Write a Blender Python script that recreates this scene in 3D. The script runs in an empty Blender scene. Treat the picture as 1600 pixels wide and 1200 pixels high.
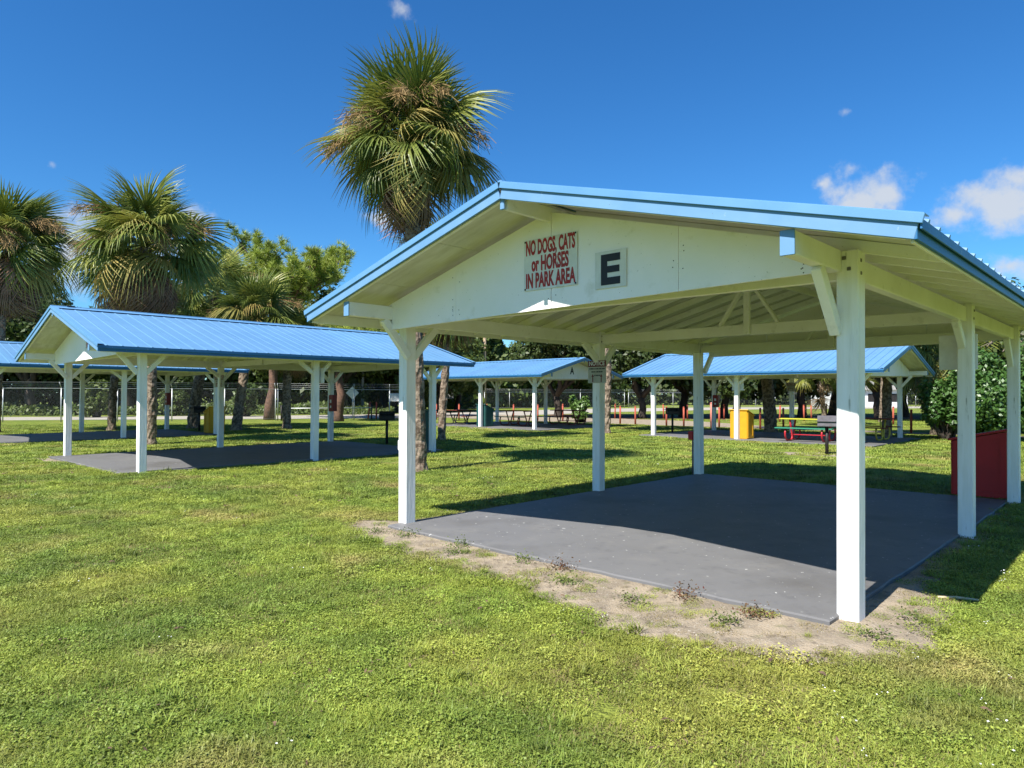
import bpy, bmesh, math, random
import numpy as np
from mathutils import Matrix, Vector, Euler

R = math.radians
random.seed(7)
rng = np.random.default_rng(7)
scene = bpy.context.scene
col = scene.collection

# ------------------------------------------------------------------ camera
cd = bpy.data.cameras.new('camera'); cam = bpy.data.objects.new('camera', cd); col.objects.link(cam)
cd.sensor_width = 36.0; cd.lens = 1079.56 / 1600 * 36.0
cd.clip_start = 0.05; cd.clip_end = 2000
cam.matrix_world = Matrix.Translation((0, 0, 1.6)) @ Matrix.Rotation(R(90) + 0.0159, 4, 'X') @ Matrix.Rotation(0.002, 4, 'Z')
scene.camera = cam

# site frame: the pavilions stand on a grid turned 43.5 degrees to the view
PSI = 0.7585; X0, Y0 = -1.282, 8.468
UX = Vector((math.cos(PSI), -math.sin(PSI))); UY = Vector((math.sin(PSI), math.cos(PSI)))
def site(a, b, z=0.0):
    p = Vector((X0, Y0)) + float(a) * UX + float(b) * UY
    return Vector((p.x, p.y, z))

# ------------------------------------------------------------------ light
SUN_EL = R(51.0)
sd2 = UX * -0.10 + UY * 1.88; sd2.normalize()                 # the way the light travels over the ground
ldir = Vector((sd2.x * math.cos(SUN_EL), sd2.y * math.cos(SUN_EL), -math.sin(SUN_EL)))
sl = bpy.data.lights.new('sun', 'SUN'); sl.energy = 4.7; sl.angle = R(0.53); sl.color = (1.0, 0.955, 0.88)
so = bpy.data.objects.new('sun', sl); col.objects.link(so)
so.rotation_euler = ldir.to_track_quat('-Z', 'Y').to_euler(); so.location = (-20, -20, 40)

w = bpy.data.worlds.new('World'); scene.world = w; w.use_nodes = True
nt = w.node_tree; nt.nodes.clear()
def N(t, **k):
    n = nt.nodes.new(t)
    for a, b in k.items(): setattr(n, a, b)
    return n
sky = N('ShaderNodeTexSky', sky_type='NISHITA'); sky.sun_disc = False
sky.sun_elevation = SUN_EL; sky.sun_rotation = math.atan2(-ldir.x, -ldir.y)
sky.air_density = 1.0; sky.dust_density = 0.05; sky.ozone_density = 4.0; sky.altitude = 0
hs = N('ShaderNodeHueSaturation'); hs.inputs['Saturation'].default_value = 1.22
nt.links.new(sky.outputs[0], hs.inputs['Color'])
bg = N('ShaderNodeBackground'); bg.inputs[1].default_value = 0.064
tn = N('ShaderNodeMix', data_type='RGBA', blend_type='MULTIPLY'); tn.inputs['Factor'].default_value = 1.0; tn.inputs['B'].default_value = (.62, 1.0, 1.22, 1)
nt.links.new(hs.outputs[0], tn.inputs['A']); nt.links.new(tn.outputs['Result'], bg.inputs[0])
# fair-weather cumulus, plus added fill clouds outside view: soft blobs broken up by noise
tc = N('ShaderNodeTexCoord')
def azel(px, py):
    v = Vector(((px - 800) / 1079.56, 1.0, -(py - 617.2) / 1079.56)); v.normalize(); return v
blobs = [(azel(1345, 318), .062, 1.5, 1.1), (azel(1385, 300), .040, 1.25, 1.1), (azel(1330, 262), .026, 1.2, .8), (azel(1285, 285), .022, 1.3, .75),
         (azel(1552, 318), .058, 1.5, 1.15), (azel(1490, 334), .034, 1.5, 1.05), (azel(1630, 310), .075, 1.4, 1.1), (azel(1580, 415), .05, 1.7, .9), (azel(1660, 420), .06, 1.6, 1),
         (azel(628, 10), .034, 1.1, .72), (azel(590, 342), .04, 1.7, .8), (azel(100, 395), .07, 1.2, 1), (azel(75, 256), .018, 1.1, .35), (azel(1322, 172), .03, 2.0, .35),
         (azel(310, 345), .05, 1.5, .85), (azel(430, 430), .065, 2.0, .95), (azel(255, 400), .06, 1.5, .9)]
rr = random.Random(3)
for k in range(26):  # unseen clouds, made more and larger for white fill light on the gable
    a = rr.uniform(R(55), R(305)); e = rr.uniform(R(8), R(36))
    blobs.append((Vector((math.sin(a) * math.cos(e), math.cos(a) * math.cos(e), math.sin(e))), rr.uniform(.05, .14), 1.5, 1.1))
acc = None
for c, r, st, kk in blobs:
    s = N('ShaderNodeVectorMath', operation='SUBTRACT'); nt.links.new(tc.outputs['Generated'], s.inputs[0]); s.inputs[1].default_value = c
    m = N('ShaderNodeVectorMath', operation='MULTIPLY'); nt.links.new(s.outputs[0], m.inputs[0]); m.inputs[1].default_value = (1 / r, 1 / r, st / r)
    l = N('ShaderNodeVectorMath', operation='LENGTH'); nt.links.new(m.outputs[0], l.inputs[0])
    o = N('ShaderNodeMath', operation='SUBTRACT'); o.inputs[0].default_value = kk; nt.links.new(l.outputs['Value'], o.inputs[1])
    if acc is None: acc = o
    else:
        x = N('ShaderNodeMath', operation='SMOOTH_MAX'); x.inputs[2].default_value = .25
        nt.links.new(acc.outputs[0], x.inputs[0]); nt.links.new(o.outputs[0], x.inputs[1]); acc = x
cl = N('ShaderNodeMath', operation='MAXIMUM'); cl.inputs[1].default_value = -1.2; nt.links.new(acc.outputs[0], cl.inputs[0])
nz = N('ShaderNodeTexNoise'); nz.inputs['Scale'].default_value = 26; nz.inputs['Detail'].default_value = 8; nz.inputs['Roughness'].default_value = .58
nt.links.new(tc.outputs['Generated'], nz.inputs['Vector'])
n1 = N('ShaderNodeMath', operation='MULTIPLY_ADD'); n1.inputs[1].default_value = 2.2; n1.inputs[2].default_value = -1.22; nt.links.new(nz.outputs[0], n1.inputs[0])
ad = N('ShaderNodeMath', operation='ADD'); nt.links.new(cl.outputs[0], ad.inputs[0]); nt.links.new(n1.outputs[0], ad.inputs[1])
mr = N('ShaderNodeMapRange', interpolation_type='SMOOTHSTEP'); mr.inputs['From Min'].default_value = .0; mr.inputs['From Max'].default_value = .85
mr.inputs['To Max'].default_value = .88
nt.links.new(ad.outputs[0], mr.inputs['Value'])
cb = N('ShaderNodeBackground'); cb.inputs[0].default_value = (.88, .93, 1.0, 1); cb.inputs[1].default_value = .37
mx = N('ShaderNodeMixShader'); nt.links.new(mr.outputs[0], mx.inputs[0]); nt.links.new(bg.outputs[0], mx.inputs[1]); nt.links.new(cb.outputs[0], mx.inputs[2])
wo = N('ShaderNodeOutputWorld'); nt.links.new(mx.outputs[0], wo.inputs[0])

vs = scene.view_settings; vs.view_transform = 'Standard'; vs.look = 'None'; vs.exposure = 1.08; vs.gamma = 1.0; vs.use_curve_mapping = False
scene.cycles.max_bounces = 8; scene.cycles.transparent_max_bounces = 12; scene.cycles.diffuse_bounces = 5
scene.cycles.caustics_reflective = False; scene.cycles.caustics_refractive = False
scene.cycles.use_denoising = True

# ------------------------------------------------------------------ materials
def mat(name, base, rough=.7, var=None, vscale=3.0, vdetail=6, spec=.3, bump=0, bscale=60, metal=0, transl=None, objvar=0, ramp=(.35, .65), stretch=None, extra=None):
    """base colour, a second colour mixed in by noise, fine relief and optional light passing through (leaves)"""
    m = bpy.data.materials.new(name); m.use_nodes = True
    t = m.node_tree; b = t.nodes['Principled BSDF']; L = t.links.new
    b.inputs['Roughness'].default_value = rough; b.inputs['Metallic'].default_value = metal
    b.inputs['Specular IOR Level'].default_value = spec
    g = t.nodes.new('ShaderNodeNewGeometry'); vec = g.outputs['Position']
    if stretch:
        tx = t.nodes.new('ShaderNodeTexCoord'); vm = t.nodes.new('ShaderNodeVectorMath'); vm.operation = 'MULTIPLY'
        L(tx.outputs['Object'], vm.inputs[0]); vm.inputs[1].default_value = stretch; vec = vm.outputs[0]
    src = None
    def rgb(c):
        n = t.nodes.new('ShaderNodeRGB'); n.outputs[0].default_value = (*c, 1); return n.outputs[0]
    src = rgb(base)
    def mixin(src, c, sc, det, lo, hi, fac=1.0, v=None):
        n = t.nodes.new('ShaderNodeTexNoise'); n.inputs['Scale'].default_value = sc; n.inputs['Detail'].default_value = det; n.inputs['Roughness'].default_value = .6
        L(v if v is not None else vec, n.inputs['Vector'])
        r = t.nodes.new('ShaderNodeMapRange'); r.inputs['From Min'].default_value = lo; r.inputs['From Max'].default_value = hi; r.inputs['To Max'].default_value = fac
        L(n.outputs[0], r.inputs['Value'])
        x = t.nodes.new('ShaderNodeMix'); x.data_type = 'RGBA'; L(r.outputs[0], x.inputs['Factor']); L(src, x.inputs['A'])
        L(rgb(c), x.inputs['B']); return x.outputs['Result']
    if var: src = mixin(src, var, vscale, vdetail, *ramp)
    for e in (extra or []): src = mixin(src, *e)
    if objvar:
        oi = t.nodes.new('ShaderNodeObjectInfo'); mr = t.nodes.new('ShaderNodeMapRange')
        mr.inputs['To Min'].default_value = 1 - objvar; mr.inputs['To Max'].default_value = 1 + objvar
        L(oi.outputs['Random'], mr.inputs['Value'])
        h = t.nodes.new('ShaderNodeHueSaturation'); L(src, h.inputs['Color']); L(mr.outputs[0], h.inputs['Value'])
        m2 = t.nodes.new('ShaderNodeMapRange'); m2.inputs['To Min'].default_value = .5 + objvar * .06; m2.inputs['To Max'].default_value = .5 - objvar * .08
        L(oi.outputs['Random'], m2.inputs['Value']); L(m2.outputs[0], h.inputs['Hue']); src = h.outputs[0]
    L(src, b.inputs['Base Color'])
    if bump:
        n = t.nodes.new('ShaderNodeTexNoise'); n.inputs['Scale'].default_value = bscale; n.inputs['Detail'].default_value = 5
        L(vec, n.inputs['Vector'])
        u = t.nodes.new('ShaderNodeBump'); u.inputs['Strength'].default_value = bump; u.inputs['Distance'].default_value = .02
        L(n.outputs[0], u.inputs['Height']); L(u.outputs[0], b.inputs['Normal'])
    if transl:
        tr = t.nodes.new('ShaderNodeBsdfTranslucent'); L(src, tr.inputs[0]); ms = t.nodes.new('ShaderNodeMixShader'); ms.inputs[0].default_value = transl
        L(b.outputs[0], ms.inputs[1]); L(tr.outputs[0], ms.inputs[2]); L(ms.outputs[0], t.nodes['Material Output'].inputs[0])
    return m

M = {}
M['white'] = mat('white_painted_wood', (.88, .87, .86), .55, (.78, .77, .72), 1.7, bump=.12, bscale=45, spec=.35,
                 extra=[((.48, .47, .40), 7.0, 8, .60, .74, .5), ((.22, .21, .18), 34.0, 4, .68, .74, .6)])
M['post'] = mat('weathered_white_post', (.88, .87, .86), .55, (.79, .78, .74), 1.4, bump=.25, bscale=3.0, stretch=(14, 14, 1.2), extra=[((.30, .29, .25), 2.6, 7, .655, .70, .75), ((.50, .49, .43), 1.1, 8, .60, .72, .5)])
M['sheet'] = mat('white_painted_plywood', (.91, .87, .90), .6, (.84, .82, .80), 1.1, bump=.05, bscale=30,
                 extra=[((.55, .54, .46), 4.0, 8, .60, .74, .5), ((.16, .15, .13), 46.0, 3, .70, .74, .7)])
M['deck'] = mat('white_painted_decking', (.70, .69, .63), .7, (.55, .54, .45), 1.3, bump=.08, bscale=25, stretch=(1.2, 6, 1),
                extra=[((.32, .32, .24), 2.4, 8, .58, .8, .55)])
M['roof'] = mat('blue_painted_sheet_metal', (.098, .225, .40), .45, (.115, .248, .42), .9, spec=.35, objvar=.035, extra=[((.085, .20, .36), 3.0, 8, .52, .75, .6), ((.20, .27, .33), 11.0, 8, .62, .74, .35)])
M['blue'] = mat('blue_painted_board', (.020, .125, .30), .5, (.03, .15, .33), 2.0, spec=.4, extra=[((.62, .72, .78), 14.0, 8, .67, .76, .7), ((.10, .10, .09), 40.0, 3, .72, .77, .8)])
M['rake'] = mat('faded_blue_rake_board', (.115, .25, .43), .5, (.15, .29, .47), 2.0, spec=.4, extra=[((.60, .68, .74), 14.0, 8, .66, .76, .6), ((.10, .10, .09), 40.0, 3, .72, .77, .8)])
M['cap'] = mat('blue_painted_ridge_flashing', (.10, .245, .44), .4, (.125, .28, .48), 1.5, spec=.45)
M['cap_dark'] = mat('dark_closure_strip', (.03, .035, .04), .8)
M['slab'] = mat('grey_floor_paint', (.155, .154, .156), .55, (.140, .139, .142), .8, spec=.18, bump=.05, bscale=18,
                extra=[((.066, .060, .054), .55, 7, .52, .70, .5), ((.24, .23, .21), 1.7, 9, .55, .72, .3), ((.10, .10, .105), 7.0, 8, .55, .68, .5), ((.5, .5, .48), 17.0, 2, .71, .73, .8)])
M['raw'] = mat('weathered_concrete', (.27, .26, .24), .9, (.2, .19, .17), 4, bump=.2, bscale=50)
M['sand'] = mat('bare_sand', (.33, .27, .195), .95, (.23, .19, .14), 3.5, 9, bump=.9, bscale=60, ramp=(.42, .58), extra=[((.12, .095, .07), 11, 9, .54, .66, .75), ((.36, .32, .26), 28, 6, .57, .70, .7), ((.15, .15, .06), 6, 8, .56, .66, .5)])
M['litter'] = mat('leaf_litter', (.10, .055, .03), .95, (.16, .10, .055), 2, 8, bump=.4, bscale=20)
M['asphalt'] = mat('pale_sandy_road', (.36, .33, .28), .9, (.30, .275, .23), .4, 8, bump=.1, bscale=20)
M['stone'] = mat('pale_shell_stone', (.36, .32, .26), .85, (.16, .14, .11), 40)
M['red_text'] = mat('red_sign_paint', (.40, .025, .03), .6, (.30, .04, .04), 12)
M['black_text'] = mat('black_sign_paint', (.018, .02, .028), .55)
M['sign_white'] = mat('white_sign_metal', (.74, .74, .73), .5, (.60, .60, .58), 5, extra=[((.2, .16, .12), 20, 6, .70, .8, .6)])
M['sign_red'] = mat('dark_red_sign_panel', (.13, .015, .014), .5)
M['sign_grey'] = mat('faded_sign_panel', (.42, .41, .36), .6, (.34, .33, .28), 8)
M['yellow'] = mat('yellow_painted_wood', (.60, .315, .012), .55, (.52, .27, .014), 4, spec=.35, bump=.06, bscale=40)
M['redbin'] = mat('red_painted_wood', (.50, .014, .020), .5, (.42, .014, .018), 3, spec=.4, bump=.06, bscale=40)
M['greenbin'] = mat('dark_green_painted_wood', (.02, .085, .08), .55, (.016, .06, .055), 4, bump=.06, bscale=40)
M['redpost'] = mat('red_painted_post', (.40, .085, .05), .65, (.33, .075, .045), 5)
M['pinkpost'] = mat('faded_red_post', (.55, .19, .15), .7, (.45, .16, .12), 4)
M['darkred'] = mat('dark_red_table_wood', (.15, .028, .02), .6, (.11, .025, .02), 6)
M['redtube'] = mat('red_steel_tube', (.45, .02, .03), .4, spec=.5)
M['rusttube'] = mat('rust_red_steel_tube', (.24, .04, .025), .5, spec=.4)
M['yellowtube'] = mat('mustard_steel_tube', (.55, .42, .06), .45, spec=.4)
M['limewood'] = mat('yellow_green_table_wood', (.46, .44, .04), .6)
M['tealwood'] = mat('teal_green_bench_wood', (.03, .20, .12), .6)
M['iron'] = mat('black_iron', (.012, .012, .014), .55, (.03, .024, .02), 8, spec=.4)
M['greysteel'] = mat('grey_grill_steel', (.16, .15, .17), .5, (.12, .11, .12), 8, spec=.4)
M['galv'] = mat('galvanised_steel', (.50, .52, .52), .4, (.40, .42, .42), 6, metal=.35)
M['pole'] = mat('weathered_utility_pole', (.42, .31, .20), .85, (.34, .25, .16), 3, bump=.2, bscale=30)
M['ext_red'] = mat('red_enamel_box', (.22, .02, .018), .4)
M['tan_box'] = mat('tan_box_side', (.42, .36, .22), .6)
M['bark_palm'] = mat('palm_bark', (.27, .21, .155), .95, (.10, .072, .05), 9, 8, bump=.9, bscale=16, ramp=(.44, .56), extra=[((.30, .25, .20), 22, 5, .58, .7, .8)])
M['bark_oak'] = mat('oak_bark', (.07, .055, .045), .95, (.04, .032, .026), 4, 8, bump=.8, bscale=14)
M['bark_pine'] = mat('pine_bark', (.17, .095, .065), .95, (.07, .045, .035), 6, 8, bump=.8, bscale=12)
M['boot'] = mat('dry_leaf_base', (.15, .10, .06), .95, (.08, .05, .035), 10)
M['frond'] = mat('palm_frond', (.13, .185, .035), .42, (.22, .24, .05), 1.6, transl=.22, objvar=.35, spec=.4, extra=[((.20, .16, .05), 3.0, 4, .62, .8, .8)])
M['frond_yel'] = mat('yellowing_palm_frond', (.34, .27, .07), .6, (.20, .20, .05), 2.2, transl=.2, objvar=.25)
M['frond_dead'] = mat('dead_palm_frond', (.32, .20, .11), .85, (.17, .10, .055), 2.5, transl=.12, objvar=.35)
M['seed'] = mat('palm_seed_stalk', (.36, .24, .10), .9, (.26, .165, .08), 4, transl=.1)
M['leaf_oak'] = mat('oak_leaves', (.032, .058, .013), .5, (.058, .085, .018), .7, transl=.22, objvar=.22, spec=.4, extra=[((.022, .042, .012), 2.2, 4, .5, .65, .8)])
M['leaf_mid'] = mat('mixed_leaves', (.058, .10, .018), .5, (.095, .135, .027), .7, transl=.25, objvar=.22, spec=.4, extra=[((.03, .055, .014), 2.0, 4, .5, .65, .8)])
M['leaf_gloss'] = mat('glossy_shrub_leaves', (.075, .16, .03), .42, (.085, .16, .03), 1.6, transl=.2, objvar=.2, spec=.6, extra=[((.15, .13, .06), 6.0, 3, .68, .76, .8)])
M['needle'] = mat('pine_needles', (.26, .33, .045), .5, (.34, .40, .06), .8, transl=.22, spec=.4, extra=[((.045, .075, .015), 1.6, 4, .52, .68, .8)])
M['twig'] = mat('bare_vine_twigs', (.22, .18, .14), .9)
M['shirt'] = mat('far_white_wall', (.72, .73, .74), .7, (.6, .6, .62), 1)
M['brickwall'] = mat('far_tan_wall', (.40, .26, .18), .8, (.32, .2, .14), 2)
M['weed'] = mat('green_weed_leaves', (.085, .13, .028), .55, (.15, .17, .05), 20, transl=.2)
M['weed_red'] = mat('reddish_weed_leaves', (.14, .05, .035), .6, (.10, .085, .03), 22, transl=.2)
M['stick'] = mat('dry_stick', (.55, .45, .28), .8)

# lawn (beneath and beyond the grass blades) : patches of greener, yellower and dry turf
GR = [((.104, .144, .023), None), ((.152, .186, .030), .22), ((.205, .195, .042), .55), ((.070, .108, .020), 1.3), ((.24, .175, .078), .9)]
def lawn_material(name, k=1.0, blade=False):
    m = bpy.data.materials.new(name); m.use_nodes = True; t = m.node_tree; b = t.nodes['Principled BSDF']; L = t.links.new
    b.inputs['Roughness'].default_value = .55 if blade else .9; b.inputs['Specular IOR Level'].default_value = .35 if blade else .1
    g = t.nodes.new('ShaderNodeNewGeometry')
    def rgb(c):
        n = t.nodes.new('ShaderNodeRGB'); n.outputs[0].default_value = (c[0] * k, c[1] * k, c[2] * k, 1); return n.outputs[0]
    def noise(sc, det=5, off=0):
        v = t.nodes.new('ShaderNodeVectorMath'); v.operation = 'ADD'; L(g.outputs['Position'], v.inputs[0]); v.inputs[1].default_value = (off, off * .7, 0)
        n = t.nodes.new('ShaderNodeTexNoise'); n.inputs['Scale'].default_value = sc; n.inputs['Detail'].default_value = det; L(v.outputs[0], n.inputs['Vector']); return n.outputs[0]
    def mixc(a, bcol, fac, lo, hi, mxv=1.0):
        r = t.nodes.new('ShaderNodeMapRange'); r.inputs['From Min'].default_value = lo; r.inputs['From Max'].default_value = hi; r.inputs['To Max'].default_value = mxv; L(fac, r.inputs['Value'])
        x = t.nodes.new('ShaderNodeMix'); x.data_type = 'RGBA'; L(r.outputs[0], x.inputs['Factor']); L(a, x.inputs['A']); L(bcol, x.inputs['B']); return x.outputs['Result']
    s = rgb(GR[0][0])
    s = mixc(s, rgb(GR[1][0]), noise(1.6, 7), .40, .60)
    s = mixc(s, rgb(GR[3][0]), noise(.65, 7, 31), .50, .64, .6)
    s = mixc(s, rgb(GR[2][0]), noise(.42, 6, 57), .52, .72, .6)
    s = mixc(s, rgb(GR[4][0]), noise(.75, 7, 83), .56, .72, .55)
    if blade:
        oi = t.nodes.new('ShaderNodeObjectInfo')
        h = t.nodes.new('ShaderNodeHueSaturation'); r = t.nodes.new('ShaderNodeMapRange'); r.inputs['To Min'].default_value = .62; r.inputs['To Max'].default_value = 1.36; L(oi.outputs['Random'], r.inputs['Value'])
        L(r.outputs[0], h.inputs['Value']); L(s, h.inputs['Color'])
        n2 = noise(55, 2, 11); r2 = t.nodes.new('ShaderNodeMapRange'); r2.inputs['From Min'].default_value = .3; r2.inputs['From Max'].default_value = .7; r2.inputs['To Min'].default_value = .515; r2.inputs['To Max'].default_value = .48
        L(n2, r2.inputs['Value']); L(r2.outputs[0], h.inputs['Hue']); s = h.outputs[0]
        L(s, b.inputs['Base Color'])
        tr = t.nodes.new('ShaderNodeBsdfTranslucent'); L(s, tr.inputs[0]); ms = t.nodes.new('ShaderNodeMixShader'); ms.inputs[0].default_value = .25
        L(b.outputs[0], ms.inputs[1]); L(tr.outputs[0], ms.inputs[2]); L(ms.outputs[0], t.nodes['Material Output'].inputs[0])
    else:
        s2 = mixc(s, rgb((.035, .045, .012)), noise(70, 3, 7), .45, .60, .8)
        L(s2, b.inputs['Base Color'])
        u = t.nodes.new('ShaderNodeBump'); u.inputs['Strength'].default_value = .9; u.inputs['Distance'].default_value = .05; L(noise(24, 6, 3), u.inputs['Height']); L(u.outputs[0], b.inputs['Normal'])
    return m
M['lawn'] = lawn_material('lawn_turf', 1.5); M['blade'] = lawn_material('grass_blades', 1.8, True)
M['blade_dry'] = mat('dry_grass', (.30, .24, .11), .8, (.20, .17, .07), 20, transl=.2)
M['petal'] = mat('white_petals', (.8, .8, .78), .6)

# ------------------------------------------------------------------ builders
def mesh_obj(name, verts, faces, m, parent=None, smooth=False, mats=None, midx=None):
    me = bpy.data.meshes.new(name)
    verts = np.asarray(verts, dtype=np.float32)
    if isinstance(faces, np.ndarray):
        k = faces.shape[1]; nf = len(faces)
        me.vertices.add(len(verts)); me.vertices.foreach_set('co', verts.ravel())
        me.loops.add(nf * k); me.loops.foreach_set('vertex_index', faces.astype(np.int32).ravel())
        me.polygons.add(nf); me.polygons.foreach_set('loop_start', np.arange(0, nf * k, k, dtype=np.int32)); me.polygons.foreach_set('loop_total', np.full(nf, k, dtype=np.int32))
        me.update(calc_edges=True)
    else:
        me.from_pydata([tuple(map(float, v)) for v in verts], [], [tuple(f) for f in faces]); me.update()
    for mm in (mats or [m]): me.materials.append(mm)
    if midx is not None: me.polygons.foreach_set('material_index', np.asarray(midx, dtype=np.int32))
    if smooth: me.polygons.foreach_set('use_smooth', np.ones(len(me.polygons), dtype=bool))
    return link(name, me, parent)
def link(name, me, parent=None, mw=None):
    o = bpy.data.objects.new(name, me); col.objects.link(o)
    if parent: o.parent = parent
    if mw is not None: o.matrix_local = mw
    return o
def tag(o, label, cat, group=None):
    o['label'] = label; o['category'] = cat
    if group: o['group'] = group
    return o
def kind(o, k): o['kind'] = k; return o
def empty(name, loc=(0, 0, 0), rz=0.0):
    o = bpy.data.objects.new(name, None); col.objects.link(o); o.location = loc; o.rotation_euler = (0, 0, rz); o.empty_display_size = .2; return o
_bc = {}
def box_mesh(size, m, bev=.006):
    key = (tuple(round(s, 4) for s in size), m.name, bev)
    if key in _bc: return _bc[key]
    bm = bmesh.new(); bmesh.ops.create_cube(bm, size=1.0); bmesh.ops.scale(bm, vec=size, verts=bm.verts)
    if bev: bmesh.ops.bevel(bm, geom=bm.edges[:], offset=min(bev, min(size) * .3), segments=1, affect='EDGES')
    me = bpy.data.meshes.new('box'); bm.to_mesh(me); bm.free(); me.materials.append(m); _bc[key] = me; return me
def box(name, size, loc, m, parent=None, rot=None, bev=.006):
    o = link(name, box_mesh(size, m, bev), parent)
    mtx = Matrix.Translation(loc)
    if rot is not None: mtx = mtx @ (rot.to_4x4() if isinstance(rot, Matrix) else Euler(rot).to_matrix().to_4x4())
    o.matrix_local = mtx; return o
def bar(name, a, b, w, h, m, parent=None, up=(0, 0, 1), bev=.005):
    """a squared timber from a to b"""
    a, b = Vector(a), Vector(b); d = b - a; z = d.normalized(); upv = Vector(up)
    x = upv.cross(z)
    if x.length < 1e-4: x = Vector((1, 0, 0)).cross(z)
    x.normalize(); y = z.cross(x)
    rm = Matrix((x, y, z)).transposed()
    return box(name, (w, h, d.length), (a + b) / 2, m, parent, rm, bev)
def tube_geo(pts, rad, seg=10, cap=True):
    pts = [Vector(p) for p in pts]; n = len(pts)
    rs = rad if hasattr(rad, '__len__') else [rad] * n
    vs_, fs = [], []
    prev = None
    for i, p in enumerate(pts):
        d = (pts[min(i + 1, n - 1)] - pts[max(i - 1, 0)]).normalized()
        if prev is None:
            u = d.cross(Vector((0, 0, 1)))
            if u.length < 1e-3: u = d.cross(Vector((0, 1, 0)))
        else: u = prev - d * prev.dot(d)
        u.normalize(); prev = u; v = d.cross(u)
        for k in range(seg):
            a = 2 * math.pi * k / seg; vs_.append(p + (u * math.cos(a) + v * math.sin(a)) * rs[i])
    for i in range(n - 1):
        for k in range(seg):
            a, b = i * seg + k, i * seg + (k + 1) % seg
            fs.append((a, b, b + seg, a + seg))
    if cap: fs.append(tuple(range(seg))[::-1]); fs.append(tuple(range((n - 1) * seg, n * seg)))
    return vs_, fs
def tube(name, pts, rad, m, parent=None, seg=10):
    v, f = tube_geo(pts, rad, seg); return mesh_obj(name, v, f, m, parent, smooth=True)
def text_mesh(name, body, size, m, parent, mtx, sx=1.0, bold=0.0, extrude=.0015, align='CENTER', fit=None):
    cu = bpy.data.curves.new(name, 'FONT'); cu.body = body; cu.size = size; cu.extrude = extrude; cu.align_x = align; cu.align_y = 'CENTER'; cu.offset = bold; cu.resolution_u = 3
    tmp = bpy.data.objects.new('tmp', cu); col.objects.link(tmp)
    dg = bpy.context.evaluated_depsgraph_get(); me = bpy.data.meshes.new_from_object(tmp.evaluated_get(dg))
    bpy.data.objects.remove(tmp); me.materials.clear(); me.materials.append(m)
    if fit:
        xs_ = [v.co.x for v in me.vertices]; sx = fit / (max(xs_) - min(xs_))
    o = link(name, me, parent); o.matrix_local = mtx @ Matrix.Diagonal((sx, 1, 1, 1)); return o
def copy_tree(o, parent=None):
    c = o.copy(); col.objects.link(c); c.parent = parent
    for ch in list(o.children): copy_tree(ch, c)
    return c

# ------------------------------------------------------------------ the ground
gx = [-600, 600]
lawn = kind(mesh_obj('lawn', [(-700, -60, 0), (700, -60, 0), (700, 900, 0), (-700, 900, 0)], [(0, 1, 2, 3)], M['lawn']), 'structure')

def strip(name, left, right, z, m, kindname='structure'):
    v, f = [], []
    for a, b in zip(left, right): v += [(a[0], a[1], z), (b[0], b[1], z)]
    for i in range(len(left) - 1): f.append((2 * i, 2 * i + 1, 2 * i + 3, 2 * i + 2))
    return kind(mesh_obj(name, v, f, m), kindname)
strip('road', [(-120, 28), (-60, 37.5), (-31, 42), (-15, 45.2), (-8, 47), (0, 53), (10, 66), (25, 78), (60, 92), (140, 110)],
      [(-120, 34), (-60, 43.5), (-33, 48), (-17, 52.5), (-10, 57), (-3, 66), (8, 80), (24, 90), (60, 104), (140, 124)], .008, M['asphalt'])
sp = [(-32, 26.8, 34.5), (-24, 26.4, 34), (-18, 26.4, 33.6), (-14, 26.7, 33.2), (-11, 27.0, 31.5), (-8, 27.2, 29.6), (-4, 27.3, 28.8), (1, 27.4, 28.6), (6, 27.6, 28.5)]
strip('sandy_path', [tuple(site(a, c)[:2]) for a, b, c in sp], [tuple(site(a, b)[:2]) for a, b, c in sp], .012, M['sand'])
strip('leaf_litter_ground', [(3, 58), (12, 55), (30, 55), (60, 66)], [(3, 45.5), (12, 45), (30, 43.5), (60, 46)], .005, M['litter'])

# bare sand round the front of the nearest slab, irregular edge
def poly_inside(px, py, poly):
    ins = np.zeros(px.shape, bool); n = len(poly)
    for i in range(n):
        x1, y1 = poly[i]; x2, y2 = poly[(i + 1) % n]
        c = ((y1 > py) != (y2 > py)); xx = (x2 - x1) * (py - y1) / (y2 - y1 + 1e-12) + x1
        ins ^= c & (px < xx)
    return ins
def poly_dist(px, py, poly):
    d = np.full(px.shape, 1e9); n = len(poly)
    for i in range(n):
        x1, y1 = poly[i]; x2, y2 = poly[(i + 1) % n]
        t = np.clip(((px - x1) * (x2 - x1) + (py - y1) * (y2 - y1)) / ((x2 - x1) ** 2 + (y2 - y1) ** 2 + 1e-12), 0, 1)
        d = np.minimum(d, np.hypot(px - x1 - t * (x2 - x1), py - y1 - t * (y2 - y1)))
    return np.where(poly_inside(px, py, poly), -d, d)
SAND = [(-.78, -.12), (-.72, -.42), (-.2, -.72), (.3, -.92), (1.1, -.97), (1.9, -1.0), (3.0, -1.08), (3.6, -1.22), (4.0, -1.35), (4.5, -1.40), (5.1, -1.15), (5.5, -.85), (5.75, -.35), (5.72, .3), (5.5, .95), (5.3, 1.8), (5.22, 3.4), (5.35, 3.9), (5.2, 4.4), (5.15, 6.6), (5.3, 7.3), (4.9, 7.3), (4.9, 0), (.1, 0), (.1, 2.2), (-.32, 2.0), (-.22, .9), (-.42, .25)]
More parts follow.
